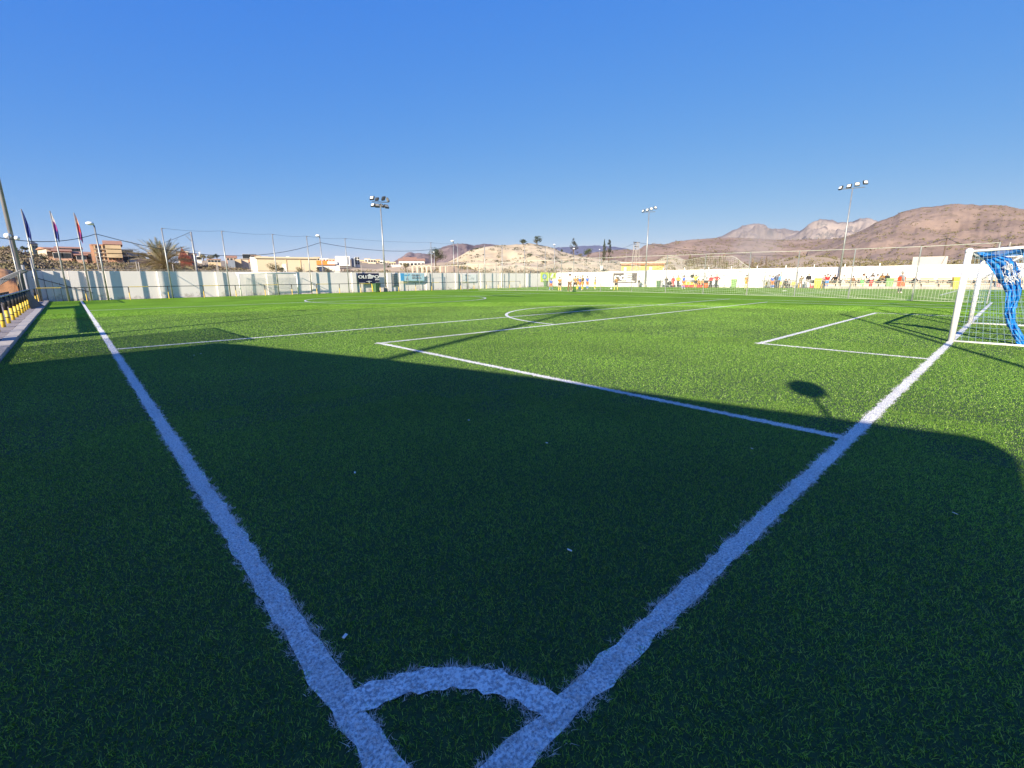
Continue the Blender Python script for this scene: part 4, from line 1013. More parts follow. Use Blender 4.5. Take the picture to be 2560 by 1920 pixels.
# ------------------------------------------------------------------ people
def skin_mesh(name, pts, edges, rad, root=0, sub=1):
    me = bpy.data.meshes.new(name+'_src'); me.from_pydata([tuple(p) for p in pts], edges, []); o = bpy.data.objects.new(name+'_src', me); COL.objects.link(o)
    md = o.modifiers.new('s', 'SKIN'); 
    sv = me.skin_vertices[0].data
    for i, r_ in enumerate(rad): sv[i].radius = r_ if isinstance(r_, tuple) else (r_, r_); sv[i].use_root = (i == root)
    md.use_smooth_shade = True
    sb_ = o.modifiers.new('d', 'SUBSURF'); sb_.levels = sub; sb_.render_levels = sub
    dg = bpy.context.evaluated_depsgraph_get(); r = bpy.data.meshes.new_from_object(o.evaluated_get(dg)); r.name = name
    bpy.data.objects.remove(o); bpy.data.meshes.remove(me); return r
def pose_meshes(pname, J):
    """J: joints dict for a 1.75 m figure facing -y"""
    keys = ['pelvis', 'waist', 'chest', 'neck', 'head', 'crown', 'lhip', 'lknee', 'lankle', 'ltoe', 'rhip', 'rknee', 'rankle', 'rtoe', 'lsh', 'lel', 'lwr', 'lha', 'rsh', 'rel', 'rwr', 'rha']
    ix = {k: i for i, k in enumerate(keys)}; pts = [J[k] for k in keys]
    E_ = [('pelvis', 'waist'), ('waist', 'chest'), ('chest', 'neck'), ('neck', 'head'), ('head', 'crown'), ('pelvis', 'lhip'), ('lhip', 'lknee'), ('lknee', 'lankle'), ('lankle', 'ltoe'),
          ('pelvis', 'rhip'), ('rhip', 'rknee'), ('rknee', 'rankle'), ('rankle', 'rtoe'), ('chest', 'lsh'), ('lsh', 'lel'), ('lel', 'lwr'), ('lwr', 'lha'), ('chest', 'rsh'), ('rsh', 'rel'), ('rel', 'rwr'), ('rwr', 'rha')]
    rad = dict(pelvis=(.13, .10), waist=(.12, .09), chest=(.15, .10), neck=.05, head=.085, crown=.075, lhip=.085, lknee=.055, lankle=.038, ltoe=.035, lsh=.06, lel=.042, lwr=.03, lha=.035)
    R_ = lambda k: rad.get(k, rad.get('l'+k[1:]))
    out = {'body': skin_mesh('body', pts, [(ix[a], ix[b]) for a, b in E_], [R_(k) for k in keys])}
    def sub(nm, ks, es, rr, root=0):
        P_ = []; 
        for k in ks:
            if isinstance(k, tuple): a, b, t = k; P_.append(tuple(np.array(J[a])*(1-t)+np.array(J[b])*t))
            else: P_.append(J[k])
        out[nm] = skin_mesh(nm, P_, es, rr, root)
    sub('shirt', ['pelvis', 'waist', 'chest', ('chest', 'neck', .75), 'lsh', ('lsh', 'lel', .85), 'rsh', ('rsh', 'rel', .85)], [(0, 1), (1, 2), (2, 3), (2, 4), (4, 5), (2, 6), (6, 7)], [(.15, .12), (.15, .12), (.175, .13), .07, .085, .07, .085, .07])
    sub('jacket', ['pelvis', 'waist', 'chest', ('chest', 'neck', .8), 'lsh', 'lel', 'lwr', 'rsh', 'rel', 'rwr'], [(0, 1), (1, 2), (2, 3), (2, 4), (4, 5), (5, 6), (2, 7), (7, 8), (8, 9)], [(.18, .14), (.17, .14), (.19, .145), .08, .095, .075, .055, .095, .075, .055])
    sub('shorts', ['pelvis', 'lhip', ('lhip', 'lknee', .75), 'rhip', ('rhip', 'rknee', .75)], [(0, 1), (1, 2), (0, 3), (3, 4)], [(.155, .125), .115, .105, .115, .105])
    sub('trousers', ['pelvis', 'lhip', 'lknee', 'lankle', 'rhip', 'rknee', 'rankle'], [(0, 1), (1, 2), (2, 3), (0, 4), (4, 5), (5, 6)], [(.155, .125), .11, .08, .065, .11, .08, .065])
    for s_ in 'lr':
        sub('sock', [(s_+'knee', s_+'ankle', .15), (s_+'knee', s_+'ankle', .5), s_+'ankle'], [(0, 1), (1, 2)], [.066, .062, .048]); out['sock'+s_] = out.pop('sock')
        sub('shoe', [s_+'ankle', (s_+'ankle', s_+'toe', .5), s_+'toe'], [(0, 1), (1, 2)], [.052, .055, .05]); out['shoe'+s_] = out.pop('shoe')
    hd = np.array(J['head']); cr = np.array(J['crown']); mid = hd*.35+cr*.65+np.array([0, .018, .015]); b_ = MB(); b_.sphere(tuple(mid), .108, 12, 8, 1.02)
    b_.v = [v for v in b_.v]; me = b_.mesh('hair', True); out['hair'] = me
    return out
def base_pose():
    return dict(pelvis=(0, 0, .95), waist=(0, 0, 1.10), chest=(0, 0, 1.33), neck=(0, 0, 1.48), head=(0, -.01, 1.58), crown=(0, -.01, 1.68), lhip=(.09, 0, .90), lknee=(.11, -.01, .50), lankle=(.12, .02, .09), ltoe=(.13, -.13, .04),
                rhip=(-.09, 0, .90), rknee=(-.11, -.01, .50), rankle=(-.12, .02, .09), rtoe=(-.13, -.13, .04), lsh=(.19, 0, 1.40), lel=(.25, .02, 1.13), lwr=(.26, -.05, .90), lha=(.26, -.08, .82),
                rsh=(-.19, 0, 1.40), rel=(-.25, .02, 1.13), rwr=(-.26, -.05, .90), rha=(-.26, -.08, .82))
def mkpose(**k): j = base_pose(); j.update(k); return j
POSES = {
 'stand': mkpose(),
 'walk': mkpose(lknee=(.10, -.16, .52), lankle=(.11, -.20, .10), ltoe=(.11, -.35, .07), rknee=(-.10, .06, .50), rankle=(-.11, .28, .14), rtoe=(-.11, .16, .05), lwr=(.24, .12, .93), lha=(.24, .14, .85), rwr=(-.24, -.20, .98), rha=(-.24, -.26, .92)),
 'wide': mkpose(lknee=(.22, -.04, .50), lankle=(.30, .02, .09), ltoe=(.33, -.12, .04), rknee=(-.18, .0, .50), rankle=(-.26, .02, .09), rtoe=(-.28, -.12, .04)),
 'hips': mkpose(lel=(.42, .04, 1.18), lwr=(.22, -.06, 1.02), lha=(.16, -.08, 1.0), rel=(-.42, .04, 1.18), rwr=(-.22, -.06, 1.02), rha=(-.16, -.08, 1.0)),
 'shade': mkpose(lel=(.30, -.22, 1.42), lwr=(.13, -.16, 1.62), lha=(.06, -.14, 1.66)),
 'point': mkpose(rel=(-.45, -.05, 1.38), rwr=(-.68, -.08, 1.36), rha=(-.76, -.08, 1.36)),
 'up': mkpose(lel=(.38, -.05, 1.55), lwr=(.32, -.05, 1.80), lha=(.28, -.05, 1.86), rel=(-.38, -.05, 1.50), rwr=(-.52, -.1, 1.42), rha=(-.6, -.1, 1.40)),
 'lean': mkpose(chest=(0, -.14, 1.30), neck=(0, -.20, 1.43), head=(0, -.25, 1.52), crown=(0, -.26, 1.62), lsh=(.19, -.16, 1.37), rsh=(-.19, -.16, 1.37), lel=(.28, -.30, 1.15), lwr=(.18, -.45, 1.03), lha=(.12, -.5, 1.02), rel=(-.28, -.30, 1.15), rwr=(-.18, -.45, 1.03), rha=(-.12, -.5, 1.02)),
 'sit': mkpose(pelvis=(0, 0, .50), waist=(0, .0, .65), chest=(0, -.05, .88), neck=(0, -.08, 1.03), head=(0, -.10, 1.13), crown=(0, -.11, 1.23), lhip=(.10, -.02, .50), rhip=(-.10, -.02, .50), lknee=(.16, -.42, .50), rknee=(-.16, -.42, .50), lankle=(.15, -.40, .09), rankle=(-.15, -.40, .09),
               ltoe=(.16, -.54, .04), rtoe=(-.16, -.54, .04), lsh=(.19, -.05, .95), rsh=(-.19, -.05, .95), lel=(.25, -.16, .72), rel=(-.25, -.16, .72), lwr=(.12, -.34, .60), rwr=(-.12, -.34, .60), lha=(.08, -.4, .58), rha=(-.08, -.4, .58)),
}
PM = {}
def cloth(key, c, c2=None, sc=2.2, vertical=True):
    if c2 is None: mk(key, c, .8, noise=.15, nscale=6.); return
    m = bpy.data.materials.new(key); m.use_nodes = True; nt = m.node_tree; b = nt.nodes['Principled BSDF']; b.inputs['Roughness'].default_value = .8
    tc = nt.nodes.new('ShaderNodeTexCoord'); w = nt.nodes.new('ShaderNodeTexWave'); w.bands_direction = 'X' if vertical else 'Z'; w.inputs['Scale'].default_value = sc
    cr = nt.nodes.new('ShaderNodeValToRGB'); cr.color_ramp.interpolation = 'CONSTANT'; cr.color_ramp.elements[0].color = (*c, 1); cr.color_ramp.elements[1].position = .55; cr.color_ramp.elements[1].color = (*c2, 1)
    nt.links.new(tc.outputs['Object'], w.inputs['Vector']); nt.links.new(w.outputs[0], cr.inputs[0]); nt.links.new(cr.outputs[0], b.inputs['Base Color']); M[key] = m
cloth('kit_amber', (.08, .04, .025), (.75, .36, .04), 2.6); cloth('kit_blue', (.025, .12, .60)); cloth('short_orange', (.80, .16, .03)); cloth('short_dark', (.03, .025, .03)); cloth('short_amber', (.70, .34, .04))
cloth('sock_blue', (.05, .16, .60)); cloth('sock_yellow', (.82, .62, .04)); cloth('c_white', (.75, .74, .70)); cloth('c_brown', (.22, .13, .08)); cloth('c_black', (.02, .02, .025)); cloth('c_grey', (.28, .28, .30))
cloth('c_lime', (.35, .85, .05)); cloth('c_red', (.55, .02, .03)); cloth('c_bright_blue', (.04, .25, .75)); cloth('c_cream', (.62, .55, .48)); cloth('c_green', (.10, .50, .12)); cloth('c_lightgrey', (.50, .50, .52)); cloth('c_orange', (.88, .14, .04)); cloth('c_yellow', (.85, .60, .03)); cloth('c_pink', (.55, .30, .30)); cloth('c_navy', (.03, .035, .10)); cloth('c_olive', (.16, .13, .08))
def person(P, hgt, pose, yaw, label, top=('shirt', 'kit_amber'), bottom=('shorts', 'short_dark'), sock='sock_yellow', shoe='c_white', hair='hair_dark', group=None, z=0.):
    if pose not in PM: PM[pose] = pose_meshes(pose, POSES[pose])
    pm = PM[pose]; s_ = hgt/1.79
    root = empty('person', (P[0], P[1], z), yaw, label, 'person', group); root.scale = (s_, s_, s_)
    def part(nm, key, m, as_child=root):
        o = bpy.data.objects.new(nm, pm[key]); 
        if not pm[key].materials: pm[key].materials.append(M['skin'])
        o.material_slots[0].link = 'OBJECT'; o.material_slots[0].material = M[m]; COL.objects.link(o); o.parent = as_child; return o
    part('body', 'body', 'skin'); part(top[0], top[0], top[1]); part(bottom[0], bottom[0], bottom[1]); part('hair', 'hair', hair)
    for q in 'lr':
        if bottom[0] == 'shorts' and sock: part('sock', 'sock'+q, sock)
        part('shoe', 'shoe'+q, shoe)
    return root
def height_at(P, px, py): return max(1.15, min(1.95, onD(px, py, dist(P))[2]))
A_ = dict(top=('shirt', 'kit_amber'), bottom=('shorts', 'short_dark'), sock='sock_yellow', shoe='c_white')
A2 = dict(top=('shirt', 'kit_amber'), bottom=('shorts', 'short_amber'), sock='sock_yellow', shoe='c_white')
B_ = dict(top=('shirt', 'kit_blue'), bottom=('shorts', 'short_orange'), sock='sock_blue', shoe='c_white')
g1, g2 = 'players in striped amber kit', 'players in blue and orange kit'
FIELD = [(1377.6, 725.3, 696, 'wide', 2.9, 'player in blue shirt and orange shorts, left of the clustered players', B_, g2),
 (1399, 727.6, 690.5, 'stand', 1.9, 'long-haired player in striped amber kit beside the net post', A_, g1),
 (1424, 730, 682, 'walk', 2.4, 'tall referee in a white top and brown trousers before the players', dict(top=('jacket', 'c_white'), bottom=('trousers', 'c_brown'), shoe='c_white'), None),
 (1437.6, 726, 689, 'wide', 2.7, 'amber striped player just right of the white-topped referee', A_, g1),
 (1444, 723, 687.6, 'stand', 3.6, 'amber striped player half hidden behind the blue numbered shirt', A2, g1),
 (1449.5, 724.5, 690, 'stand', .2, 'player in blue shirt in the middle of the huddle', B_, g2),
 (1456, 725.8, 687, 'hips', 3.4, 'tall amber striped player at the right of the huddle', A2, g1),
 (1468, 723, 689, 'point', 3.0, 'blue shirted player standing just right of the huddle', B_, g2),
 (1487, 723.5, 690.5, 'hips', .6, 'amber striped player alone with hands on hips', A2, g1),
 (1540, 725.8, 690.5, 'wide', 2.9, 'amber striped player with the ball before the dark banner', dict(A_, shoe='c_yellow'), g1),
 (1708, 722.5, 687.6, 'walk', 1.0, 'blue shirted player standing in front of the left dugout', B_, g2),
 (1864, 722.6, 686, 'stand', 1.4, 'amber striped player by the net post between the dugouts', A2, g1),
 (2248, 733, 676, 'stand', .8, 'person in grey jacket and long orange bib right of the terrace group', dict(top=('jacket', 'c_grey'), bottom=('shorts', 'c_orange'), sock='c_black', shoe='c_white', hair='hair_grey'), None),
 (1266, 719.3, 694.5, 'stand', .3, 'goalkeeper all in lime green at the far white goal', dict(top=('jacket', 'c_lime'), bottom=('shorts', 'c_lime'), sock='c_white', shoe='c_white'), None)]
for px, py, ty, pose, yaw, lab, kit, grp in FIELD:
    P = G(px, py); person(P, height_at(P, px, ty), pose, yaw, lab, group=grp, **kit)
ob = MB(); ob.add([(-.22, -.17, .55), (.22, -.17, .55), (.20, -.16, 1.35), (-.20, -.16, 1.35), (-.22, .17, .55), (.22, .17, .55), (.20, .16, 1.35), (-.20, .16, 1.35)], [(0, 1, 2, 3), (5, 4, 7, 6)])
P = G(2248, 733); o = ob.build('bib', 'vest_orange', [q for q in COL.objects if q.get('label', '').startswith('person in grey jacket and long orange')][0])
def J_(top, bottom='c_black', shoe='c_black', hair='hair_dark'): return dict(top=('jacket', top), bottom=('trousers', bottom), shoe=shoe, hair=hair)
SIDE = [(1597, 2.2, 688, 'shade', 'spectator with grey top and black trousers right of the dark banner', J_('c_lightgrey', 'c_black', 'c_black', 'hair_grey')),
 (1653.5, 2.3, 690.5, 'hips', 'grey-hooded spectator standing by the dark green bin', J_('c_lightgrey', 'c_lightgrey', 'c_white', 'hair_grey')),
 (1665, 2.4, 690, 'lean', 'spectator in black leaning over the pushchair', J_('c_black')),
 (1682, 2.4, 690, 'stand', 'person in a red tracksuit left of the left dugout', J_('c_red', 'c_red')),
 (1694.6, 2.6, 687.5, 'hips', 'person in black with a yellow bib beside the red tracksuit', J_('c_yellow', 'c_black')),
 (1738, 3.2, 686, 'up', 'yellow shirted person with raised arms inside the left dugout', dict(top=('shirt', 'c_yellow'), bottom=('shorts', 'short_dark'), sock='sock_yellow')),
 (1776, 2.5, 687.5, 'stand', 'left person in red jacket before the leaf poster', J_('c_red', 'c_black')),
 (1790, 2.5, 685, 'hips', 'right person in red jacket before the leaf poster', J_('c_red', 'c_black')),
 (1922, 2.9, 686, 'stand', 'grey capped person standing left inside the right dugout', J_('c_lightgrey', 'c_grey', 'c_black', 'hair_grey')),
 (1930, 3.2, 688, 'stand', 'blue shirted substitute with orange shorts in the right dugout', B_),
 (1944.5, 3.3, 684.5, 'stand', 'coach in bright blue jacket standing in the right dugout', J_('c_bright_blue', 'c_black')),
 (2001, 2.2, 689, 'shade', 'small person in brown shading the eyes, right of the right dugout', J_('c_olive', 'c_brown')),
 (2019, 2.4, 681.5, 'wide', 'tall man in dark clothes standing legs apart by the red seat', J_('c_black', 'c_grey', 'c_black', 'hair_grey')),
 (2059, 2.0, 686, 'stand', 'woman in pale pink top left of the blue and red child', J_('c_pink', 'c_navy')),
 (2066, 2.8, 684, 'stand', 'child in red and blue near the big yellow bin', dict(top=('shirt', 'c_red'), bottom=('shorts', 'c_bright_blue'), sock='sock_blue')),
 (2073, 2.2, 686, 'stand', 'spectator in white and grey right of the blue and red child', J_('c_white', 'c_brown')),
 (2086, 2.5, 684, 'lean', 'spectator in black leaning on the yellow rail', J_('c_black', 'c_black')),
 (2106.5, 2.4, 684.5, 'lean', 'spectator all in light grey leaning on the rail', J_('c_lightgrey', 'c_lightgrey', 'c_white', 'hair_grey')),
 (2130, 2.5, 689, 'stand', 'small child in brown at the rail', J_('c_brown', 'c_olive')),
 (2154, 2.5, 683, 'stand', 'spectator in cream coat and bright green trousers', J_('c_cream', 'c_green')),
 (2176, 2.5, 684, 'lean', 'spectator in grey top and red trousers leaning on the rail', J_('c_lightgrey', 'c_red')),
 (2198, 2.5, 686, 'lean', 'spectator in amber and black standing at the rail', dict(top=('jacket', 'c_olive'), bottom=('trousers', 'c_black'))),
 (2283, 2.5, 690, 'lean', 'dark clothed spectator alone at the rail right of the orange bib', J_('c_black', 'c_black')),
 (2497, 2.6, 690, 'lean', 'spectator in navy and pink seen through the near goal', J_('c_navy', 'c_pink'))]
for px, off, ty, pose, lab, kit in SIDE:
    P = on_rwall(px, off); person(P, height_at(P, px, ty), pose, rrz+NP.uniform(-.5, .5), lab, **kit)
SEATED = [(1746, 1.75, 'amber kitted substitute seated left in the left dugout', A_, 0), (1756, 1.75, 'amber kitted substitute seated right in the left dugout', A_, 0), (1938, 1.75, 'blue kitted substitute seated in the right dugout', B_, 0),
 (1963.5, 1.75, 'substitute in dark top seated in the right dugout', J_('c_black', 'c_black'), 0), (1971, 1.75, 'substitute with grey top seated at the dugout right end', J_('c_grey', 'c_black'), 0),
 (2157.6, .9, 'spectator in black seated highest at the left of the terrace', J_('c_black', 'c_grey'), .62), (2177, .9, 'spectator in black seated above the red trousers', J_('c_black', 'c_grey'), .66), (2190, 1.0, 'spectator in beige seated in the middle of the terrace', J_('c_cream', 'c_brown'), .5),
 (2202, .9, 'spectator in brown stripes seated right of the beige one', dict(top=('jacket', 'kit_amber'), bottom=('trousers', 'c_black')), .62), (2214, .9, 'rightmost spectator in black seated on the terrace', J_('c_black', 'c_grey'), .62)]
for px, off, lab, kit, z in SEATED:
    P = on_rwall(px, off+.2); person(P, 1.7, 'sit', rrz+NP.uniform(-.3, .3), lab, z=z, **kit)
hb = MB(); hb.sphere((0, 0, 0), .28, 12, 8, .9); o = hb.build('ball_bag', 'black', None, True); P = on_rwall(1729, 3.1); o.location = (P[0], P[1], 1.62); 
tag(o, 'round dark bag held up beside the raised-arm person', 'bag')
hb = MB(); hb.sphere((0, 0, 0), .30, 12, 8, 1.1); o = hb.build('backpack', 'c_navy', None, True); P = on_rwall(1939.5, 3.3); o.location = (P[0], P[1], 1.35)
tag(o, 'dark backpack carried by the bright blue coach', 'bag')
print('T people', round(time.time()-T0, 1))

# ------------------------------------------------------------------ land behind the walls
def ridge(name, prof, D0, D1, z0, m, nrow=14, rough=.03, back=1.35, step=6, seed=0., shape=1.2, kind='structure', jag=.006):
    xs = np.arange(prof[0][0], prof[-1][0]+1, step); ys_ = np.interp(xs, [p[0] for p in prof], [p[1] for p in prof]); V, F = [], []; nc = len(xs)
    rows = []
    D00 = D0
    for i, (px, py) in enumerate(zip(xs, ys_)):
        D0 = D00 if name == 'earth_bank' else max(D00, wall_dist(px)+2.5)
        c = onD(px, py, D1); d = (c[:2]-CAM[:2])/D1; H = c[2]-z0; col = []
        H += abs(H)*jag*2*(mnoise.noise(Vector((px*.05, seed, 0)))+.6*mnoise.noise(Vector((px*.17, seed, 3.))))
        for r in range(nrow+1):
            t = r/nrow; D = D0+(D1-D0)*t; q = CAM[:2]+d*D
            nz = mnoise.fractal(Vector((q[0], q[1], seed))*(7./(D1-D0)), .8, 2.1, 6)
            rid = 1-abs(mnoise.noise(Vector((q[0], q[1], seed+9))*(4.5/(D1-D0))))*2
            z = z0+H*t**shape+abs(H)*rough*10*(nz*.5+rid*.35)*math.sin(math.pi*min(1, t))
            los = CAM[2]+(c[2]+(H-(c[2]-z0))-CAM[2])*D/D1       # never rise above the sight line to the crest
            col.append((q[0], q[1], min(z, los-.002*abs(H)*(1-t)) if t < 1 else z0+H))
        for k in range(1, 5):
            D = D1*(1+(back-1)*k/4); q = CAM[:2]+d*D; col.append((q[0], q[1], z0+H*(1-(k/4)**1.0)))
        V += col
    n = nrow+5
    for i in range(nc-1):
        for r in range(n-1): F.append((i*n+r, (i+1)*n+r, (i+1)*n+r+1, i*n+r+1))
    o = quads_obj(name, V, F, m, kind=kind); o.data.polygons.foreach_set('use_smooth', [True]*len(F)); return o
ridge('distant_blue_range', [(1330, 640), (1360, 622), (1385, 620), (1400, 618), (1430, 617), (1470, 614), (1500, 614), (1540, 617), (1570, 622), (1610, 640)], 7000, 9000, -50, 'rock_hazed', 10, .01, jag=.01, seed=1)
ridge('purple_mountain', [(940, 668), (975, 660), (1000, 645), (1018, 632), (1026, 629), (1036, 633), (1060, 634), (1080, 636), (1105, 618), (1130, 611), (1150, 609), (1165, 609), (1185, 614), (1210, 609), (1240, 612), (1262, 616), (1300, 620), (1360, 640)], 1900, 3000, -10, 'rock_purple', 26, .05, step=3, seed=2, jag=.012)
ridge('rocky_mountain', [(1740, 620), (1790, 594), (1805, 590), (1830, 577), (1842, 573), (1856, 564), (1880, 560), (1886, 557), (1896, 558), (1910, 563), (1922, 570), (1945, 572), (1960, 571), (1985, 577), (2003, 578), (2040, 592), (2080, 610)], 4000, 5600, -30, 'rock_grey', 26, .05, step=3, seed=3, jag=.012)
ridge('dome_mountain', [(1930, 610), (1960, 596), (1985, 586), (2008, 573), (2020, 562), (2036, 553), (2050, 549), (2066, 548), (2084, 550), (2095, 556), (2120, 556), (2135, 552), (2150, 547), (2165, 545), (2185, 549), (2200, 556), (2260, 575)], 3200, 4200, -20, 'rock_grey', 26, .05, step=3, seed=4, jag=.012)
ridge('brown_hills', [(1440, 650), (1480, 632), (1520, 626), (1560, 623), (1595, 625), (1612, 613), (1635, 609), (1660, 611), (1690, 603), (1720, 600), (1760, 597), (1800, 594), (1850, 594), (1900, 597), (1960, 600), (2020, 598), (2080, 597), (2130, 590), (2200, 590)], 700, 1500, 2, 'rock_brown', 30, .025, step=4, seed=5)
ridge('big_brown_hill', [(2020, 625), (2060, 610), (2100, 596), (2140, 582), (2165, 571), (2190, 556), (2205, 550), (2230, 542), (2262, 527), (2300, 519), (2345, 515), (2375, 510.5), (2400, 510), (2440, 512), (2495, 513), (2515, 514), (2540, 520), (2565, 524), (2620, 534), (2700, 545), (2800, 570)], 500, 1150, 3, 'rock_hill', 34, .026, step=4, seed=6)
ridge('sandy_plain', [(1690, 664), (1780, 660), (1850, 662), (1920, 656), (1960, 646), (2000, 640), (2040, 639), (2080, 644), (2140, 650), (2200, 654), (2300, 652), (2420, 648), (2560, 640), (2750, 640)], 90, 330, 1., 'plain', 16, .02, step=8, seed=7)
ridge('town_slope', [(120, 668), (200, 654), (300, 655), (480, 657), (520, 650), (560, 652), (600, 655), (640, 656), (720, 652), (800, 650), (860, 648), (920, 650), (960, 655), (1000, 662), (1060, 668)], 170, 420, 2., 'town_slope', 16, .02, step=8, seed=8)
ridge('scrub_slope', [(-160, 640), (-60, 622), (0, 618), (30, 617), (55, 630), (80, 635), (100, 648), (140, 650), (200, 656), (260, 653), (320, 655), (400, 658), (480, 663), (540, 666), (600, 672), (640, 676), (700, 678)], 58, 170, .2, 'scrub_soil', 18, .03, step=8, seed=9)
ridge('sandy_knolls', [(620, 678), (700, 678), (780, 676), (860, 672), (900, 670), (940, 672), (980, 668), (1020, 665), (1060, 660), (1100, 656), (1140, 655), (1180, 658), (1230, 665)], 60, 150, .2, 'plain', 14, .03, step=8, seed=10)
ridge('sand_hill', [(1085, 664), (1120, 655), (1150, 640), (1170, 628), (1190, 621), (1215, 617), (1245, 613), (1275, 612), (1300, 611), (1322, 607.5), (1330, 608), (1345, 612), (1370, 616), (1388, 622), (1400, 628), (1420, 633), (1450, 640), (1480, 645), (1520, 651), (1560, 656), (1600, 661), (1640, 668), (1700, 672)], 92, 190, .3, 'sand', 26, .03, step=4, seed=11)
ridge('sand_mound', [(1560, 672), (1600, 664), (1640, 652), (1660, 642), (1675, 638), (1690, 638), (1704, 645), (1720, 655), (1740, 660), (1800, 664), (1860, 668)], 105, 240, .5, 'sand', 16, .02, step=5, seed=12)
tag(ridge('earth_bank', [(-160, 660), (-40, 668), (0, 671), (20, 673), (32, 678), (42, 700)], 46, 52, 0., 'orange_earth', 8, .02, step=6, seed=13, shape=.6))
print('T land', round(time.time()-T0, 1))

# ------------------------------------------------------------------ vegetation
def leaves(name, blobs, size, m, parent=None, seed=1, kind=None, up=0.):
    """blobs: (x,y,z,rx,ry,rz,count): leaf faces spread through clumps"""
    g = np.random.default_rng(seed); V = []; F = []; Vs = []; 
    for (x, y, z, rx, ry, rz, n) in blobs:
        d = g.normal(size=(n, 3)); d /= np.linalg.norm(d, axis=1)[:, None]; r = g.uniform(.35, 1.05, n)**.6
        c = np.c_[x+d[:, 0]*rx*r, y+d[:, 1]*ry*r, z+d[:, 2]*rz*r]
        a = g.normal(size=(n, 3)); a /= np.linalg.norm(a, axis=1)[:, None]; b = np.cross(a, g.normal(size=(n, 3))); b /= np.linalg.norm(b, axis=1)[:, None]
        s_ = size*g.uniform(.5, 1.3, n)[:, None]
        a[:, 2] += up; Vs.append(np.stack([c-a*s_, c-b*s_*.5, c+a*s_, c+b*s_*.5], 1).reshape(-1, 3))
    V = np.concatenate(Vs); n = len(V)//4; q = np.arange(n*4).reshape(-1, 4)
    me = mesh_np(name, V, q, np.zeros((0, 3), int)); me.materials.append(M[m]); o = bpy.data.objects.new(name, me); link(o, parent)
    if kind: o['kind'] = kind
    return o
def tree(px, py_base, py_top, wpx, D, m, label, cat='tree', form='round', n=900, seed=1, lean=0.):
    B = onD(px, py_base, D); T = onD(px, py_top, D); H = T[2]-B[2]; w = wpx/FPX*D*1.05; g = random.Random(seed)
    root = empty('tree' if cat == 'tree' else 'shrub', (B[0], B[1], B[2]), g.uniform(0, 6), label, cat)
    tr = MB(); tz = H*(.55 if form != 'bush' else .4)
    tr.tube([(0, 0, -.6), (.02*H, 0, tz*.5), (.0, .02*H, tz)], [.045*w+.04, .03*w+.03, .015*w+.02], 6)
    for k in range(5):
        a = g.uniform(0, 6.28); tr.tube([(0, 0, tz*(.45+.1*k)), (math.cos(a)*w*.22, math.sin(a)*w*.22, tz*(.7+.12*k)), (math.cos(a)*w*.36, math.sin(a)*w*.36, tz*(.85+.15*k))], [.02*w+.02, .012*w+.015, .01], 4)
    tr.build('trunk', 'bark', root)
    bl = []
    if form == 'round':
        for k in range(26):
            a = g.uniform(0, 6.28); e = g.uniform(-.5, 1.); r = g.uniform(.15, .34)*w; rr = math.sqrt(max(0, 1-e*e*.8))*g.uniform(.25, .72)*w/2
            bl.append((math.cos(a)*rr, math.sin(a)*rr, H*.60+e*H*.30, r*.62, r*.62, r*.5, n//26))
    elif form == 'bush':
        for k in range(16):
            a = g.uniform(0, 6.28); rr = g.uniform(0, .38)*w; r = g.uniform(.12, .24)*w; bl.append((math.cos(a)*rr, math.sin(a)*rr, H*g.uniform(.25, .85)*(1-.5*rr/w), r, r, r*.8, n//16))
    elif form == 'spire':
        for k in range(22):
            t = (k+.5)/22; r = w*.5*(math.sin(min(1, (1-t)*1.25)*math.pi/2)**1.0)*(.35+.65*(t*8 if t < .125 else 1)); bl.append((g.uniform(-.1, .1)*r, g.uniform(-.1, .1)*r, H*(.03+.97*t), r*.85, r*.85, H*.045, n//22))
    elif form == 'ragged':
        for k in range(30):
            t = g.uniform(.15, 1); r = w*.55*(1-t)**.7+w*.04; a = g.uniform(0, 6.28); rr = g.uniform(.3, 1.)*r; bl.append((math.cos(a)*rr, math.sin(a)*rr, H*t, w*.10, w*.10, H*.06, n//30))
        bl.append((0, 0, H*.98, w*.03, w*.03, H*.05, 20))
    leaves('crown', bl, max(.02*H, .012*D/10*.7), m, root, seed, up=.6 if form in ('spire', 'ragged') else 0.); return root
tree(1089, 664, 622, 52, 120, 'leaf_dark', 'large round dark pine behind the far wall', n=2600, seed=3)
tree(1308, 613, 598, 21, 185, 'leaf_dark', 'small round pine on the sand hill top, left one', n=700, seed=4)
tree(1342.5, 614, 590.5, 29, 185, 'leaf_dark', 'taller pine on the peak of the sand hill', n=900, seed=5)
tree(1433, 642, 597, 26, 190, 'leaf_conifer', 'ragged grey conifer right of the sand hill', form='ragged', n=800, seed=6)
tree(1471, 648, 620, 26, 200, 'leaf_green', 'rounded green tree between the conifers', n=900, seed=7)
tree(1452, 648, 630, 16, 205, 'leaf_olive', 'low olive bush left of the rounded green tree', 'shrub', form='bush', n=300, seed=8)
tree(1509.5, 652, 599, 11.5, 170, 'leaf_dark', 'slim pointed cypress right of the sand hill', form='spire', n=1100, seed=9)
tree(1521.5, 652, 601, 20, 172, 'leaf_conifer', 'ragged brownish cypress beside the slim one', form='ragged', n=1100, seed=10)
tree(1404, 632, 622, 8, 190, 'leaf_dark', 'tiny dark pine on the right shoulder of the sand hill', form='bush', n=160, seed=12)
tree(691, 684, 651, 36, 72, 'leaf_olive', 'olive shrub against the beige warehouse wall', 'shrub', form='bush', n=1100, seed=13)
tree(706, 684, 664, 14, 71, 'leaf_dark', 'dark low shrub right beside the olive shrub', 'shrub', form='bush', n=350, seed=14)
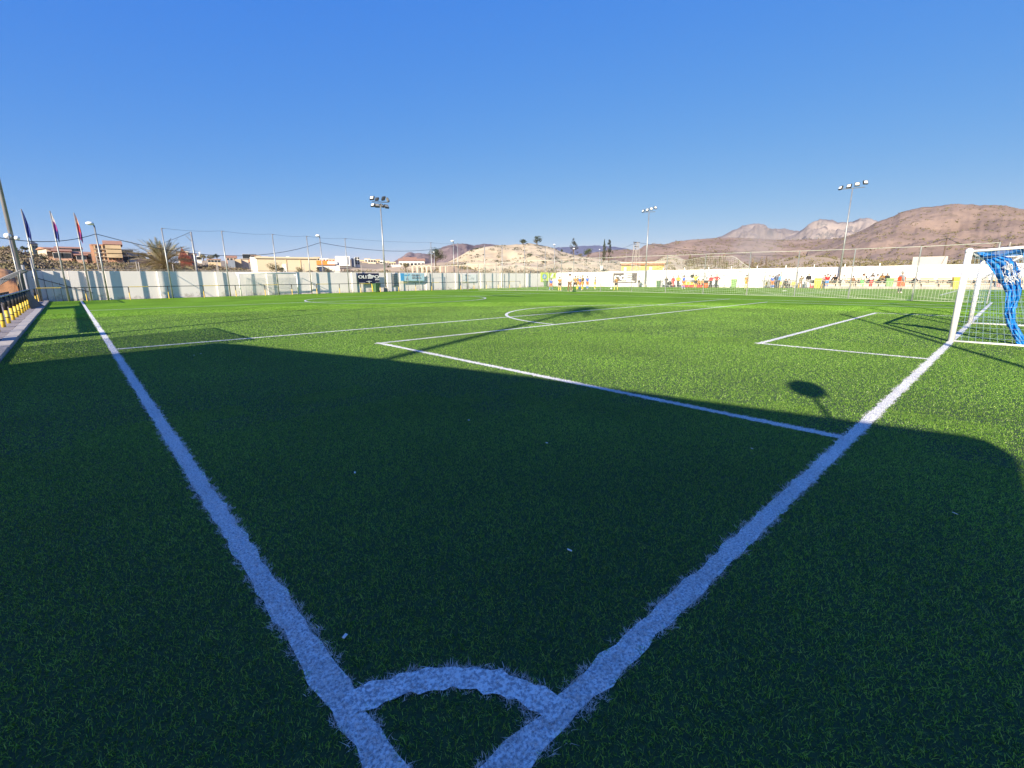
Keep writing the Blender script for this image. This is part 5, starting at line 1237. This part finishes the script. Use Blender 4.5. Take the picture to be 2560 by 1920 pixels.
tree(749, 684, 668, 22, 74, 'leaf_olive', 'small olive shrub at the middle of the warehouse wall', 'shrub', form='bush', n=600, seed=15)
tree(776, 684, 674, 22, 72, 'leaf_dry', 'dry low shrub at the right end of the warehouse', 'shrub', form='bush', n=400, seed=16)
tree(822, 684, 669, 30, 74, 'leaf_olive', 'wide olive bush right of the dark lamp post', 'shrub', form='bush', n=600, seed=17)
tree(868, 684, 671, 30, 76, 'leaf_dry', 'dry wide bush left of the OLIMPO board', 'shrub', form='bush', n=500, seed=18)
tree(796, 684, 664, 10, 80, 'leaf_olive', 'narrow shrub at the warehouse corner', 'shrub', form='bush', n=250, seed=19)
tree(1014, 676, 656, 20, 110, 'leaf_olive', 'yellowish olive tree left of the arches', form='round', n=500, seed=20)
tree(971, 672, 662, 9, 200, 'leaf_dark', 'small dark tree before the pale hillside houses', form='bush', n=200, seed=21)
tree(34, 625, 617, 12, 160, 'leaf_dark', 'dark umbrella tree left of the church tower', form='round', n=300, seed=22)
tree(63, 628, 616.5, 14, 160, 'leaf_dark', 'dark round tree beside the church tower', form='round', n=350, seed=23)
tree(112, 650, 636, 26, 140, 'leaf_dark', 'dark bush below the pink villa', 'shrub', form='bush', n=500, seed=24)
tree(101, 640, 622, 36, 165, 'leaf_dark', 'dark wood patch right of the church tower', form='bush', n=900, seed=25)
tree(509, 650, 636, 18, 260, 'leaf_olive', 'brown-green tree beside the hillside houses', form='round', n=350, seed=26)
tree(528, 652, 638, 18, 255, 'leaf_olive', 'second brown-green tree on the hillside', form='round', n=350, seed=27)
tree(543, 650, 634.5, 16, 250, 'leaf_dark', 'dark round tree on the hillside left of the net pole', form='round', n=350, seed=28)
for i, (px, ty, w_, f) in enumerate(((1713, 642, 11, 'bush'), (1723, 636, 9, 'spire'), (1733, 640, 12, 'round'), (1744, 639, 13, 'round'), (1755, 641, 11, 'bush'), (1764, 638, 9, 'ragged'), (1775, 636, 10, 'ragged'), (1787, 641, 11, 'bush'), (1798, 638, 9, 'spire'), (1807, 636, 8, 'ragged'), (1816, 649, 10, 'bush'))):
    tree(px, 668, ty, w_*1.5, 200+i % 3*6, 'leaf_dry' if i % 3 == 0 else 'leaf_olive', f'{["leafy", "pointed", "bushy"][i % 3]} tree in the dark row behind the left dugout, {ORD[i]} from the left', form=f, n=420, seed=30+i)
for i, (px, ty, w_) in enumerate(((1845, 650, 6), (1860, 655, 5), (1880, 645, 7), (1902, 643, 10), (1914, 640, 6))):
    tree(px, 668, ty, w_, 150, 'leaf_dry', f'dry spiky plant in front of the dust, {ORD[i]} from the left', 'shrub', form='spire' if i != 3 else 'ragged', n=220, seed=50+i)
# mass of scrub on the slopes (nobody could count it)
def scrub(name, label, region, n, size, m, seed, Dr, zfun, lcount=14, lsz=.26, grp=None):
    g = np.random.default_rng(seed); bl = []
    for k in range(n):
        px = g.uniform(*region); D = g.uniform(Dr[0]**.5, Dr[1]**.5)**2; c = onD(px, 690, D); z = zfun(px, D, c)
        if z is None or D < wall_dist(px)+2.5: continue
        s_ = size*g.uniform(.4, 1.5); bl.append((c[0], c[1], z+s_*.3, s_*1.2, s_*1.2, s_*.5, int(lcount*2)))
    return tag(leaves(name, bl, size*lsz, m, None, seed), label, 'scrub', kind='stuff')
BV = {}
from mathutils.bvhtree import BVHTree
def surf(name):
    if name not in BV:
        me = bpy.data.objects[name].data; BV[name] = BVHTree.FromPolygons([v.co for v in me.vertices], [p.vertices for p in me.polygons])
    def f(px, D, c):
        h_ = BV[name].ray_cast(Vector((c[0], c[1], 5000)), Vector((0, 0, -1))); return h_[0].z if h_[0] else None
    return f
scrub('scrub', 'dry brown and olive scrub covering the slope left of the warehouse', (-100, 650), 1800, .62, 'leaf_dry', 71, (58, 152), surf('scrub_slope'), 16)
scrub('dark_scrub', 'darker green bushes scattered through the left slope', (-100, 640), 300, .8, 'leaf_olive', 72, (60, 150), surf('scrub_slope'), 22)
scrub('knoll_scrub', 'dry bushes along the low ground behind the OLIMPO board', (640, 1200), 420, .8, 'leaf_olive', 73, (60, 120), surf('sandy_knolls'), 14)
scrub('hill_scrub', 'small dark bushes dotted over the pale sand hill', (1120, 1640), 420, .62, 'leaf_dark', 74, (95, 188), surf('sand_hill'), 14)
scrub('hill_foot_scrub', 'dry tan bushes at the foot of the sand hill', (1180, 1480), 230, 1.0, 'leaf_dry', 75, (92, 112), surf('sand_hill'), 22)
scrub('mound_scrub', 'olive bushes on the sand mound right of the yellow shed', (1590, 1860), 170, 1.0, 'leaf_olive', 76, (120, 238), surf('sand_mound'), 14)
scrub('plain_scrub', 'scattered bushes on the sandy plain under the brown hill', (1820, 2620), 420, 1.4, 'leaf_olive', 77, (100, 325), surf('sandy_plain'), 12)
scrub('brown_hill_scrub', 'dark bushes speckling the brown hills', (1480, 2200), 1100, 2.8, 'leaf_olive', 78, (720, 1490), surf('brown_hills'), 4, .5)
scrub('big_hill_scrub', 'dark bushes speckling the big brown hill', (2030, 2700), 1000, 1.9, 'leaf_olive', 79, (510, 1140), surf('big_brown_hill'), 4, .5)
# big feather palm behind the far wall
PB = onD(412, 690, 74); z0p = onD(412, 664, 74)[2]
PT = empty('palm_tree', (PB[0], PB[1], 0), label='big feather palm with drooping dry fronds behind the far wall', cat='palm')
MB().tube([(0, 0, 0), (0, 0, z0p)], [.45, .35], 10).build('trunk', 'bark', PT)
def frond_mesh(L, droop, m, seed):
    g = random.Random(seed); V, F = [], []; n = 34; pts = []
    for i in range(n+1):
        t = i/n; pts.append(Vector((L*t*(1-.18*t*droop), 0, L*(.10*t-droop*.55*t*t))))
    for i in range(n):
        a, b = pts[i], pts[i+1]; k = len(V); w = .03*(1-i/n)+.008
        V += [a+Vector((0, w, 0)), a+Vector((0, -w, 0)), b+Vector((0, -w, 0)), b+Vector((0, w, 0))]; F.append((k, k+1, k+2, k+3))
        if i > 2:
            for s_ in (-1, 1):
                l = L*.17*math.sin(math.pi*min(.97, (i+1)/n))**.6*g.uniform(.8, 1.1); e = a+Vector((l*.75, s_*l*.62, l*g.uniform(.05, .4))); k = len(V)
                V += [a, a+Vector((.05, 0, .0)), e]; F.append((k, k+1, k+2)) if s_ > 0 else F.append((k+1, k, k+2))
                k = len(V); a2 = (a+b)/2; e2 = a2+Vector((l*.8, s_*l*.55, l*g.uniform(-.2, .25))); V += [a2, a2+Vector((.035*L/2.5, 0, 0)), e2]; F.append((k, k+1, k+2))
    me = bpy.data.meshes.new('frond'); me.from_pydata([tuple(v) for v in V], [], F); me.materials.append(M[m]); return me
R_p = 76/FPX*74
FM = [frond_mesh(R_p*1.05, .35, 'palm_green', 1), frond_mesh(R_p*1.05, .55, 'palm_frond', 2), frond_mesh(R_p*1.0, .95, 'palm_frond', 3), frond_mesh(R_p*.9, 1.35, 'palm_frond', 4)]
g = random.Random(8)
for k in range(130):
    el = (k/129)**.75; pitch = R(78)-el*R(112)+g.uniform(-.12, .12); az = k*2.39996+g.uniform(-.2, .2); o = bpy.data.objects.new('frond', FM[0 if el < .28 else 1 if el < .5 else 2 if el < .75 else 3])
    o.rotation_euler = (0, -pitch, az); o.location = (0, 0, z0p+.1*(1-el)); s_ = g.uniform(.85, 1.08)*min(1.0, .58+el*1.0); o.scale = (s_, s_, s_); link(o, PT)
print('T veg', round(time.time()-T0, 1))

# ------------------------------------------------------------------ buildings
def bldg(name, px0, px1, py_top, py_base, D, m, label, depth=8., roof=None, win=None, rz=None, cat='building', side=None, pitch_h=1.2, wincol='glass_dark', floors_ledge=False):
    """block facing the camera between two bearings; local x along the facade, y away"""
    pc = (px0+px1)/2; a, b = onD(px0, py_base, D), onD(px1, py_base, D); T = onD(pc, py_top, D)[2]; B0 = onD(pc, py_base, D)[2]
    c = (a+b)/2; w = np.linalg.norm((b-a)[:2]); ang = math.atan2(b[1]-a[1], b[0]-a[0])+(rz or 0); H = T-B0
    root = empty(name, (c[0], c[1], B0-1.2), ang, label, cat); H += 1.2
    MB().box((0, depth/2, H/2), (w, depth, H)).build('wall', m, root)
    if roof == 'gable':
        mb = MB(); e = .35; mb.add([(-w/2-e, -e, H), (w/2+e, -e, H), (w/2+e, depth+e, H), (-w/2-e, depth+e, H), (-w/2-e, depth/2, H+pitch_h), (w/2+e, depth/2, H+pitch_h)], [(0, 1, 5, 4), (2, 3, 4, 5), (0, 4, 3), (1, 2, 5), (0, 3, 2, 1)]); mb.build('roof', 'roof_tile', root)
    elif roof: MB().box((0, depth/2, H+.12), (w+.5, depth+.5, .25)).build('roof', roof, root)
    if win:
        nx, nz, ww, wh = win
        for i in range(nx):
            for k in range(nz):
                x = -w/2+w*(i+.5)/nx; z = 1.2+(H-1.2)*(k+.5)/nz+.1
                f = MB().box((x, -.03, z), (ww+.12, .08, wh+.12)).build('window', 'bldg_white', root); MB().box((x, -.06, z), (ww, .08, wh)).build('pane', wincol, f)
    if floors_ledge:
        for k in range(floors_ledge): MB().box((0, -.5, 1.2+(H-1.2)*(k+.08)/floors_ledge), (w*.98, 1.2, .16)).build('balcony', 'bldg_tan', root)
    return root, w, H
k_ = lambda px, D: px/FPX*D
bldg('villa', 121, 150, 622, 650, 150, 'bldg_cream', 'cream villa wing at the left end of the pink complex', roof='gable', pitch_h=.5, win=(2, 1, 1., 1.), rz=.2)
bldg('villa', 138, 180, 628, 652, 146, 'bldg_pink', 'pink house with a round bay in the hillside complex', roof='gable', pitch_h=.6, win=(4, 1, .9, 1.1)); 
bldg('villa', 142, 205, 621, 634, 165, 'bldg_cream', 'long villa with a tiled roof above the pink house', roof='gable', win=(6, 1, .9, .9), pitch_h=.6)
bldg('villa', 178, 232, 634, 652, 148, 'bldg_cream', 'low cream house with a tiled roof left of the orange block', roof='gable', pitch_h=.6, win=(3, 1, .9, .9))
bldg('villa', 192, 218, 638, 652, 140, 'bldg_pink', 'small pink annex in front of the low cream house', roof='gable', pitch_h=.4, win=(2, 1, .7, .8))
r0, w, H = bldg('apartment_block', 240, 274, 614, 653, 140, 'bldg_grey', 'unfinished brick apartment block with open dark storeys', roof='roof_tile', depth=10)
for k in range(4):
    MB().box((0, -.35, 1.4+(H-1.4)*k/4), (w, .8, .18)).build('floor_slab', 'concrete', r0)
    for j in range(4): MB().box((-w*.42+j*w*.28, -.25, 1.2+(H-1.2)*(k+.5)/4), (.25, .25, (H-1.2)/4)).build('column', 'bldg_tan', r0)
for k, j in ((1, 0), (1, 2), (2, 0), (2, 2)): MB().box((-w*.3+j*w*.25, -.10, 1.6+(H-1.4)*(k+.35)/4), (w*.16, .1, (H-1.4)/7)).build('infill_panel', 'bldg_white', r0)
MB().box((-w*.60, 3, H/2+.1), (w*.30, 6, H+.2)).build('stair_tower', 'bldg_brick', r0)
r0, w, H = bldg('apartment_block', 270, 309, 611.5, 655, 136, 'bldg_brick', 'tall orange brick apartment block with balconies and tiled roof', roof='gable', depth=10, pitch_h=1.1)
for k in range(4):
    z = 1.2+(H-1.2)*k/4
    for j in range(4):
        f = MB().box((-w*.36+j*w*.24, -.03, z+(H-1.2)/8+.2), (w*.13, .08, (H-1.2)/7.5)).build('window', 'bldg_tan', r0); MB().box((-w*.36+j*w*.24, -.06, z+(H-1.2)/8+.2), (w*.10, .08, (H-1.2)/9)).build('pane', 'glass_dark', f)
    if k: MB().box((0, -.6, z+.35), (w, 1.2, .75)).build('balcony', 'bldg_tan', r0)
bldg('house', 308, 335, 626, 655, 150, 'bldg_grey', 'blue-grey house with a flat dark roof right of the orange block', roof='slate', win=(3, 2, .8, 1.))
bldg('house', 325, 345, 634, 656, 142, 'bldg_white', 'small white house with one square window', roof='bldg_white', win=(2, 1, .9, .9))
bldg('house', 343, 366, 635, 652, 152, 'bldg_grey', 'grey low building beside the small white house', roof='slate', win=(2, 1, .8, .8))
bldg('house', 344, 392, 647, 660, 138, 'bldg_pink', 'long pale pink wall below the grey building', depth=2)
bldg('house', 374, 400, 633, 650, 158, 'bldg_cream', 'cream flat-roofed house behind the palm', roof='bldg_cream', win=(2, 1, .8, .8))
bldg('house', 446, 472, 631, 652, 150, 'bldg_cream', 'cream house behind the dark red barn', roof='bldg_cream')
bldg('house', 470, 492, 636, 656, 155, 'bldg_pink', 'pinkish flat house right of the dark red barn', roof='bldg_pink')
r0, w, H = bldg('barn', 452, 480, 645, 663, 130, 'barn_red', 'dark red corrugated barn right of the palm', depth=6)
mb = MB(); mb.add([(-w/2-.3, -.3, H-.1), (w*.72, -.3, H*.62), (-w*.18, -.3, H+2.2), (-w/2-.3, 6, H-.1), (w*.72, 6, H*.62), (-w*.18, 6, H+2.2)], [(0, 1, 2), (5, 4, 3), (0, 2, 5, 3), (1, 4, 5, 2), (0, 3, 4, 1)]); mb.build('roof', 'barn_red', r0)
for k in range(8): MB().box((-w*.42+k*w*.13, -.36, H*.62+.5), (.08, .06, H*.9)).build('rib', 'barn_red', r0)
ct = empty('church_tower', tuple(onD(87.5, 638, 165)), .5, 'yellowish church tower with a pointed slate roof', 'church tower'); Ht = onD(87, 611, 165)[2]-onD(87, 638, 165)[2]; wt = 9/FPX*165
MB().box((0, 0, Ht/2-1), (wt, wt, Ht+2)).build('wall', 'tower_stone', ct)
mb = MB(); e = wt*.62; mb.add([(-e, -e, Ht), (e, -e, Ht), (e, e, Ht), (-e, e, Ht), (0, 0, Ht+.9)], [(0, 1, 4), (1, 2, 4), (2, 3, 4), (3, 0, 4), (3, 2, 1, 0)]); mb.build('roof', 'slate', ct)
MB().tube([(0, 0, Ht+.8), (0, 0, Ht+1.7)], .05, 4).build('finial', 'dark_steel', ct)
for s_ in (-1, 1): MB().box((s_*wt*.2, -wt/2, Ht*.75), (wt*.2, .1, wt*.35)).build('belfry_opening', 'glass_dark', ct)
bldg('house', 48, 60, 630, 640, 160, 'bldg_white', 'white house front under the dark umbrella tree'); bldg('house', 74, 84, 626, 638, 167, 'bldg_white', 'white building at the foot of the church tower')
bldg('house', 8, 30, 630, 642, 140, 'bldg_pink', 'reddish house at the far left on the hillside', win=(3, 1, .8, .8)); bldg('house', 95, 106, 638, 643, 140, 'bldg_white', 'tiny white shed right of the church tower')
bldg('house', 493, 504, 640, 652, 270, 'bldg_white', 'white cubic house above the scrub left of the trees', win=(2, 1, 1.2, 1.2)); bldg('water_tank', 497, 501, 630, 636, 280, 'bldg_white', 'tiny white rooftop tank on the hillside', cat='tank')
bldg('house', 520, 552, 649, 658, 240, 'bldg_tan', 'row of low tan sheds on the hillside', roof='roof_tile', win=(4, 1, 1., .8)); bldg('house', 566, 592, 644, 653, 260, 'bldg_pink', 'low house with an orange tiled roof on the hillside', roof='gable', win=(3, 1, 1., .8))
bldg('house', 570, 588, 650, 662, 190, 'bldg_grey', 'blue-grey shed below the orange roofed house'); bldg('house', 588, 604, 648, 662, 195, 'bldg_tan', 'tan shed with a slanted dark side'); bldg('house', 604, 622, 648, 663, 198, 'bldg_cream', 'cream shed left of the warehouse', roof='concrete')
bldg('apartment_block', 608, 630, 636.5, 648, 250, 'bldg_brick', 'red brick building with small windows behind the sheds', win=(4, 2, 1.1, 1.1)); bldg('apartment_block', 628, 641, 637, 650, 245, 'bldg_brick', 'orange brick block with a black roof edge', roof='slate', win=(2, 1, 1.2, 1.))
r0, w, H = bldg('warehouse', 646, 794, 646.5, 686, 84, 'bldg_beige', 'long plain beige warehouse behind the far wall', depth=14, roof='bldg_beige')
MB().box((-w*.06, -.06, 2.0), (w*.07, .12, 1.6)).build('door', 'bldg_white', r0); MB().box((-w*.02, -.03, H/2), (.12, .1, H)).build('joint', 'bldg_tan', r0); MB().box((w*.22, -.03, H/2), (.12, .1, H)).build('joint', 'bldg_tan', r0)
bldg('warehouse_lit_end', 629, 646.5, 643, 686, 84.5, 'bldg_white', 'beige warehouse end face whose white colour stands in for sunlight', depth=9, rz=-.35)  # sunlight on the end face is put into its white colour
r0, w, H = bldg('shop_building', 792, 850, 652.5, 678, 100, 'bldg_white', 'white low building with an orange fascia behind the dark lamp post', depth=10)
MB().box((-w*.1, -.15, H-.35), (w*.8, .3, .8)).build('fascia', 'orange_band', r0); MB().box((w*.20, -.22, H-.35), (w*.42, .3, .5)).build('fascia_sign', 'sign_white', r0); MB().box((-w*.2, -.1, H*.35), (w*.6, .2, .15)).build('ledge', 'slate', r0)
r0, w, H = bldg('office_building', 839, 875, 640.5, 658, 230, 'bldg_white', 'tall plain white modern building on the skyline', depth=16)
MB().box((w*.36, -.1, H*.55), (w*.08, .3, H*.8)).build('dark_strip', 'bldg_grey', r0)
bldg('office_building', 879, 888, 645.5, 660, 232, 'bldg_grey', 'blue-grey block between the white skyline buildings'); bldg('office_building', 888, 900, 643, 662, 236, 'bldg_white', 'white stepped tower right of the blue-grey block', win=(2, 3, .8, .9))
town = [(640, 652, 640, 648), (652, 672, 641, 648), (700, 716, 644, 649), (716, 724, 641, 649), (732, 744, 645, 650), (748, 760, 644, 650), (764, 776, 646, 650), (776, 786, 643, 650), (786, 800, 643, 652), (800, 822, 646, 654), (822, 838, 648, 656),
        (900, 912, 650, 660), (912, 926, 647, 656), (920, 940, 648, 656), (936, 952, 649, 658), (950, 962, 651, 660), (960, 974, 653, 662), (972, 990, 655, 664), (906, 930, 656, 664), (930, 954, 658, 664)]
for i, (a, b_, t_, bb) in enumerate(town):
    bldg('house', a, b_, t_, bb+2, 330+(i*37) % 60, ('bldg_white', 'bldg_cream', 'bldg_tan')[i % 3], f'distant {("white", "cream", "tan")[i % 3]} town house on the skyline, {ORD[i]} of the row from the left', depth=8, win=(max(1, int((b_-a)/6)), 1, 1.3, 1.2), roof=None if i % 2 else 'bldg_tan')
bldg('villa', 998, 1062, 652, 672, 180, 'bldg_white', 'large white villa with red roofs below the purple mountain', roof='gable', win=(7, 1, 1., 1.), pitch_h=1.0, depth=10)
bldg('villa', 1010, 1040, 648, 656, 190, 'bldg_cream', 'upper storey block of the red roofed villa', roof='gable', win=(4, 1, .8, .8), pitch_h=.9); bldg('house', 980, 1006, 664, 676, 150, 'bldg_white', 'white carport below the red roofed villa', roof='bldg_white', depth=5)
# pale arches by the far field
ar = empty('arcade', tuple(onD(1032, 690, 92)*[1, 1, 0]+[0, 0, .3]), math.atan2(*(onD(1065, 690, 92)-onD(1032, 690, 92))[[1, 0]]), 'row of pale yellow arches above the wall near the round pine', 'arcade')
za = onD(1032, 668, 92)[2]; sp = k_(11, 92)
for k in range(5):
    MB().box((k*sp, 0, za/2), (.28, .3, za)).build('pier', 'bldg_cream', ar)
    if k < 4:
        pts = [(k*sp+sp/2+(sp/2-.1)*math.cos(t), 0, za-sp*.45+(sp*.42)*math.sin(t)) for t in np.linspace(0, math.pi, 9)]; MB().tube(pts, .12, 5).build('arch', 'bldg_cream', ar)
for px in (1104, 1117): o = MB().box((0, 0, 2.2), (.45, .35, 4.4)).build('gate_pillar', 'bldg_cream'); P = onD(px, 690, 92); o.location = (P[0], P[1], .2); o.scale = (1, 1, onD(px, 666, 92)[2]/4.6); tag(o, f'pale yellow gate pillar above the wall, {"left" if px < 1110 else "right"} one', 'pillar')
# railing of the upper sports court
rl = empty('court_rail', tuple(onD(1020, 690, 72)*[1, 1, 0]), 0, 'long pale top rail on thin posts above the far wall centre', 'fence'); q0 = onD(1020, 690, 72); prev = None
for px, py in ((1020, 669), (1060, 668), (1100, 666), (1150, 664.5), (1200, 662.5), (1250, 660)):
    P = onD(px, 690, 72)-q0; z = onD(px, py, 72)[2]; MB().tube([(P[0], P[1], 0), (P[0], P[1], z)], .04, 5).build('post', 'bldg_cream', rl)
    if prev is not None: MB().tube([prev, (P[0], P[1], z)], .035, 5).build('rail', 'bldg_cream', rl)
    prev = (P[0], P[1], z)
r0, w, H = bldg('shed', 1553, 1660, 657.5, 674, 125, 'bldg_yellow', 'long yellow shed with a red-brown eave behind the side wall', depth=9, roof='bldg_cream', cat='shed')
MB().box((0, -.35, H-.25), (w*1.02, .5, .35)).build('eave', 'roof_tile', r0); MB().box((w*.19, -.05, H*.45), (w*.07, .1, H*.4)).build('door', 'bldg_white', r0)
bldg('container', 2279, 2366, 641.5, 664, 96, 'canvas', 'pale canvas-like container on the ground behind the terrace', depth=5, cat='container')
bldg('house', 1560, 1566, 668, 674, 118, 'bldg_white', 'tiny white cabin left of the power pylon'); bldg('house', 1500, 1506, 664, 672, 130, 'bldg_white', 'little white box on the sand slope')

# dust plume drifting before the hills
dm = bpy.data.materials.new('dust'); dm.use_nodes = True; nt = dm.node_tree; nt.nodes.remove(nt.nodes['Principled BSDF']); pv_ = nt.nodes.new('ShaderNodeVolumePrincipled')
pv_.inputs['Color'].default_value = (.80, .72, .66, 1); n = nt.nodes.new('ShaderNodeTexNoise'); n.inputs['Scale'].default_value = 2.2; n.inputs['Detail'].default_value = 3; tc = nt.nodes.new('ShaderNodeTexCoord')
nt.links.new(tc.outputs['Object'], n.inputs['Vector']); gr = nt.nodes.new('ShaderNodeTexGradient'); gr.gradient_type = 'SPHERICAL'; nt.links.new(tc.outputs['Object'], gr.inputs['Vector'])
mm = nt.nodes.new('ShaderNodeMath'); mm.operation = 'MULTIPLY'; nt.links.new(gr.outputs[0], mm.inputs[0]); nt.links.new(n.outputs[0], mm.inputs[1])
m2 = nt.nodes.new('ShaderNodeMath'); m2.operation = 'MULTIPLY'; m2.inputs[1].default_value = .055; nt.links.new(mm.outputs[0], m2.inputs[0]); nt.links.new(m2.outputs[0], pv_.inputs['Density']); nt.links.new(pv_.outputs[0], nt.nodes['Material Output'].inputs['Volume'])
M['dust'] = dm; b_ = MB(); b_.sphere((0, 0, 0), 1, 24, 14); o = b_.build('dust_cloud', 'dust'); P = onD(1890, 628, 420); o.location = P; o.scale = (17*420/600, 17*420/600, 20); o.scale = (22, 22, 23)
tag(o, 'pale dust plume rising before the brown hills', 'dust', kind='stuff')
# thin air haze over the whole valley
hz = bpy.data.materials.new('haze'); hz.use_nodes = True; nt = hz.node_tree; nt.nodes.remove(nt.nodes['Principled BSDF']); pv_ = nt.nodes.new('ShaderNodeVolumePrincipled')
pv_.inputs['Color'].default_value = (.93, .95, 1., 1); pv_.inputs['Density'].default_value = 1.3e-5; pv_.inputs['Anisotropy'].default_value = .1
nt.links.new(pv_.outputs[0], nt.nodes['Material Output'].inputs['Volume']); M['haze'] = hz
b_ = MB(); b_.box((3000, 5000, 300), (26000, 26000, 840)); b_.build('haze', 'haze', kind='stuff')

# ------------------------------------------------------------------ beside and behind the photographer: unseen things that throw shadows, some added for that
LEN = 1/math.tan(SUN_EL)
def caster(P, z): return (P[0]-SH[0]*LEN*z, P[1]-SH[1]*LEN*z)
Hr = 4.2
edge = [(2.05, 12.3), (2.38, 11.65), (3.05, 9.59), (3.81, 7.42), (4.70, 4.21), (5.16, 1.89), (5.65, -.15), (5.78, -.66), (5.72, -.84), (5.52, -.94), (5.25, -.97), (4.6, -1.0), (3.88, -1.03)]
rp = [caster(p, Hr) for p in edge]
CH = empty('canopy', (-6, 2, 0), label='unseen flat canopy beside the left touchline, shaped to throw the foreground shadow', cat='canopy')  # added roof outlined from its shadow, kept open-sided so sky light gets under
pts2 = [(5.2, 12.4), (-3.2, 12.0), (-3.2, -4.5), (3.6, -1.9)]
poly = rp+[caster(p, Hr) for p in ((2.6, -1.08), (.5, -4.5), (-3.6, -6.), (-3.6, 11.2), (-.9, 11.85))]
poly = [(x+6, y-2) for x, y in poly]
MB().prism(poly, Hr-.12, Hr).build('roof', 'bldg_white', CH)
for k in (1, 3, 5, 13, 14, 15): p_ = poly[k]; MB().tube([(p_[0]*.97-.1, p_[1]*.97, 0), (p_[0]*.97-.1, p_[1]*.97, Hr-.1)], .05, 8).build('post', 'grey_steel', CH)
sd_ = empty('shadow_disc', (*caster((5.50, .37), Hr), Hr), label='round dish on a short stem, unseen, placed for its round shadow', cat='disc')  # unseen disc, added on the roof edge for its round shadow
zc = .655; MB().tube([(-.03, 0, 0), (0, 0, .45)], [.035, .03], 8).build('stem', 'grey_steel', sd_)
b_ = MB(); b_.sphere((0, 0, 0), 1, 20, 10); b_.v = [(x*.05, y*.225, z*.25+zc) for x, y, z in b_.v]; o = b_.build('disc_body', 'grey_steel', sd_, True); o.rotation_euler = (0, 0, math.atan2(SH[1], SH[0]))
# unseen mesh panel, added by the barrier to throw a partial shadow
a_, b2_ = caster((2.77, 16.67), 2.27), caster((2.85, 12.42), 2.27)
mpn = empty('shadow_screen', (a_[0], a_[1], 0), label='unseen fine mesh screen left of the barrier, added for its partial shade', cat='screen'); dvec = np.array(b2_)-np.array(a_)
n = 150; mb = MB()
for i in range(n): t = (i+.5)/n; mb.box((dvec[0]*t, dvec[1]*t, 1.2), (.012, .011, 2.1))
mb.build('mesh', 'c_black', mpn, kind='stuff')
for t in (0, 1): MB().tube([(dvec[0]*t, dvec[1]*t, 0), (dvec[0]*t, dvec[1]*t, 2.28)], .03, 6).build('post', 'grey_steel', mpn)
MB().tube([(0, 0, 2.27), (*dvec, 2.27)], .02, 6).build('rail', 'grey_steel', mpn)
# tall poles behind the goal line
for i in range(7):
    P = caster((22.8+5.3*i, 4.05-.02*i), 11.2); po = empty('net_pole', (P[0], P[1], 0)); pole('shaft', (0, 0), 11.2, .085, .07, parent=po); tag(po, f'tall ball-net pole behind the near goal line, {ORD[i]} from the left', 'pole', 'ball-net poles behind the near goal line')
    if i:
        MB().tube([(0, 0, 11.1), (pp[0]-P[0], pp[1]-P[1], 11.1)], .02, 5).build('net_cord', 'wire', po)
    pp = P
# masts and lamp left of the field whose shadows cross the turf
P = (caster((29.3, 29.8), 14.6)); P = (min(P[0], -3.2), 15.6)
mast(P, 14.4, 'floodlight mast left of the touchline near the mesh screen', [(-1.5, 0, .6, -.5, 1.2), (-.5, 0, .2, -.5, 1.2), (.5, 0, -.2, -.5, 1.2), (1.5, 0, -.6, -.5, 1.2)], bar=3.4, face=math.pi/2)
P = caster((7.3, 22.95), 5.3); lamp_post((P[0], P[1]), 5.3, 'short lamp post left of the barrier', 1)
P = caster((-.10, 22.0), .95); 
# unseen palm, placed and sized so a soft shadow crosses the penalty arc
PB2 = caster((16.4, 12.9), 20.2)
P2 = empty('palm_tree', (PB2[0], PB2[1], 0), label='unseen tall slim palm, placed and sized for its soft shadow', cat='palm')
MB().tube([(0, 0, 0), (.3, .1, 9), (0, 0, 19.9)], [.26, .16, .12], 10).build('trunk', 'bark', P2)
FM2 = [frond_mesh(2.0, .5, 'palm_green', 11), frond_mesh(1.9, 1.2, 'palm_green', 12)]
for k in range(46):
    el = k/45; o = bpy.data.objects.new('frond', FM2[int(el > .5)]); o.rotation_euler = (0, -(R(80)-el*R(100)), k*2.4); o.location = (0, 0, 20.); link(o, P2)
# litter on the turf
for i, (px, py) in enumerate(((887, 1181), (1424, 1375), (2388, 1283), (485, 888), (502, 884), (1367, 1107), (1880, 1121), (1172, 1050), (862, 1590))):
    P = G(px, py, .03); o = MB().box((0, 0, 0), (.028, .012, .004), NP.uniform(0, 3)).build('paper_scrap', 'white_paint'); o.location = tuple(P); o.rotation_euler = (.2, .3, 0)
    tag(o, f'tiny pale scrap lying on the shaded turf, {ORD[i]} one', 'litter', 'tiny scraps on the turf')
print('T all', round(time.time()-T0, 1))
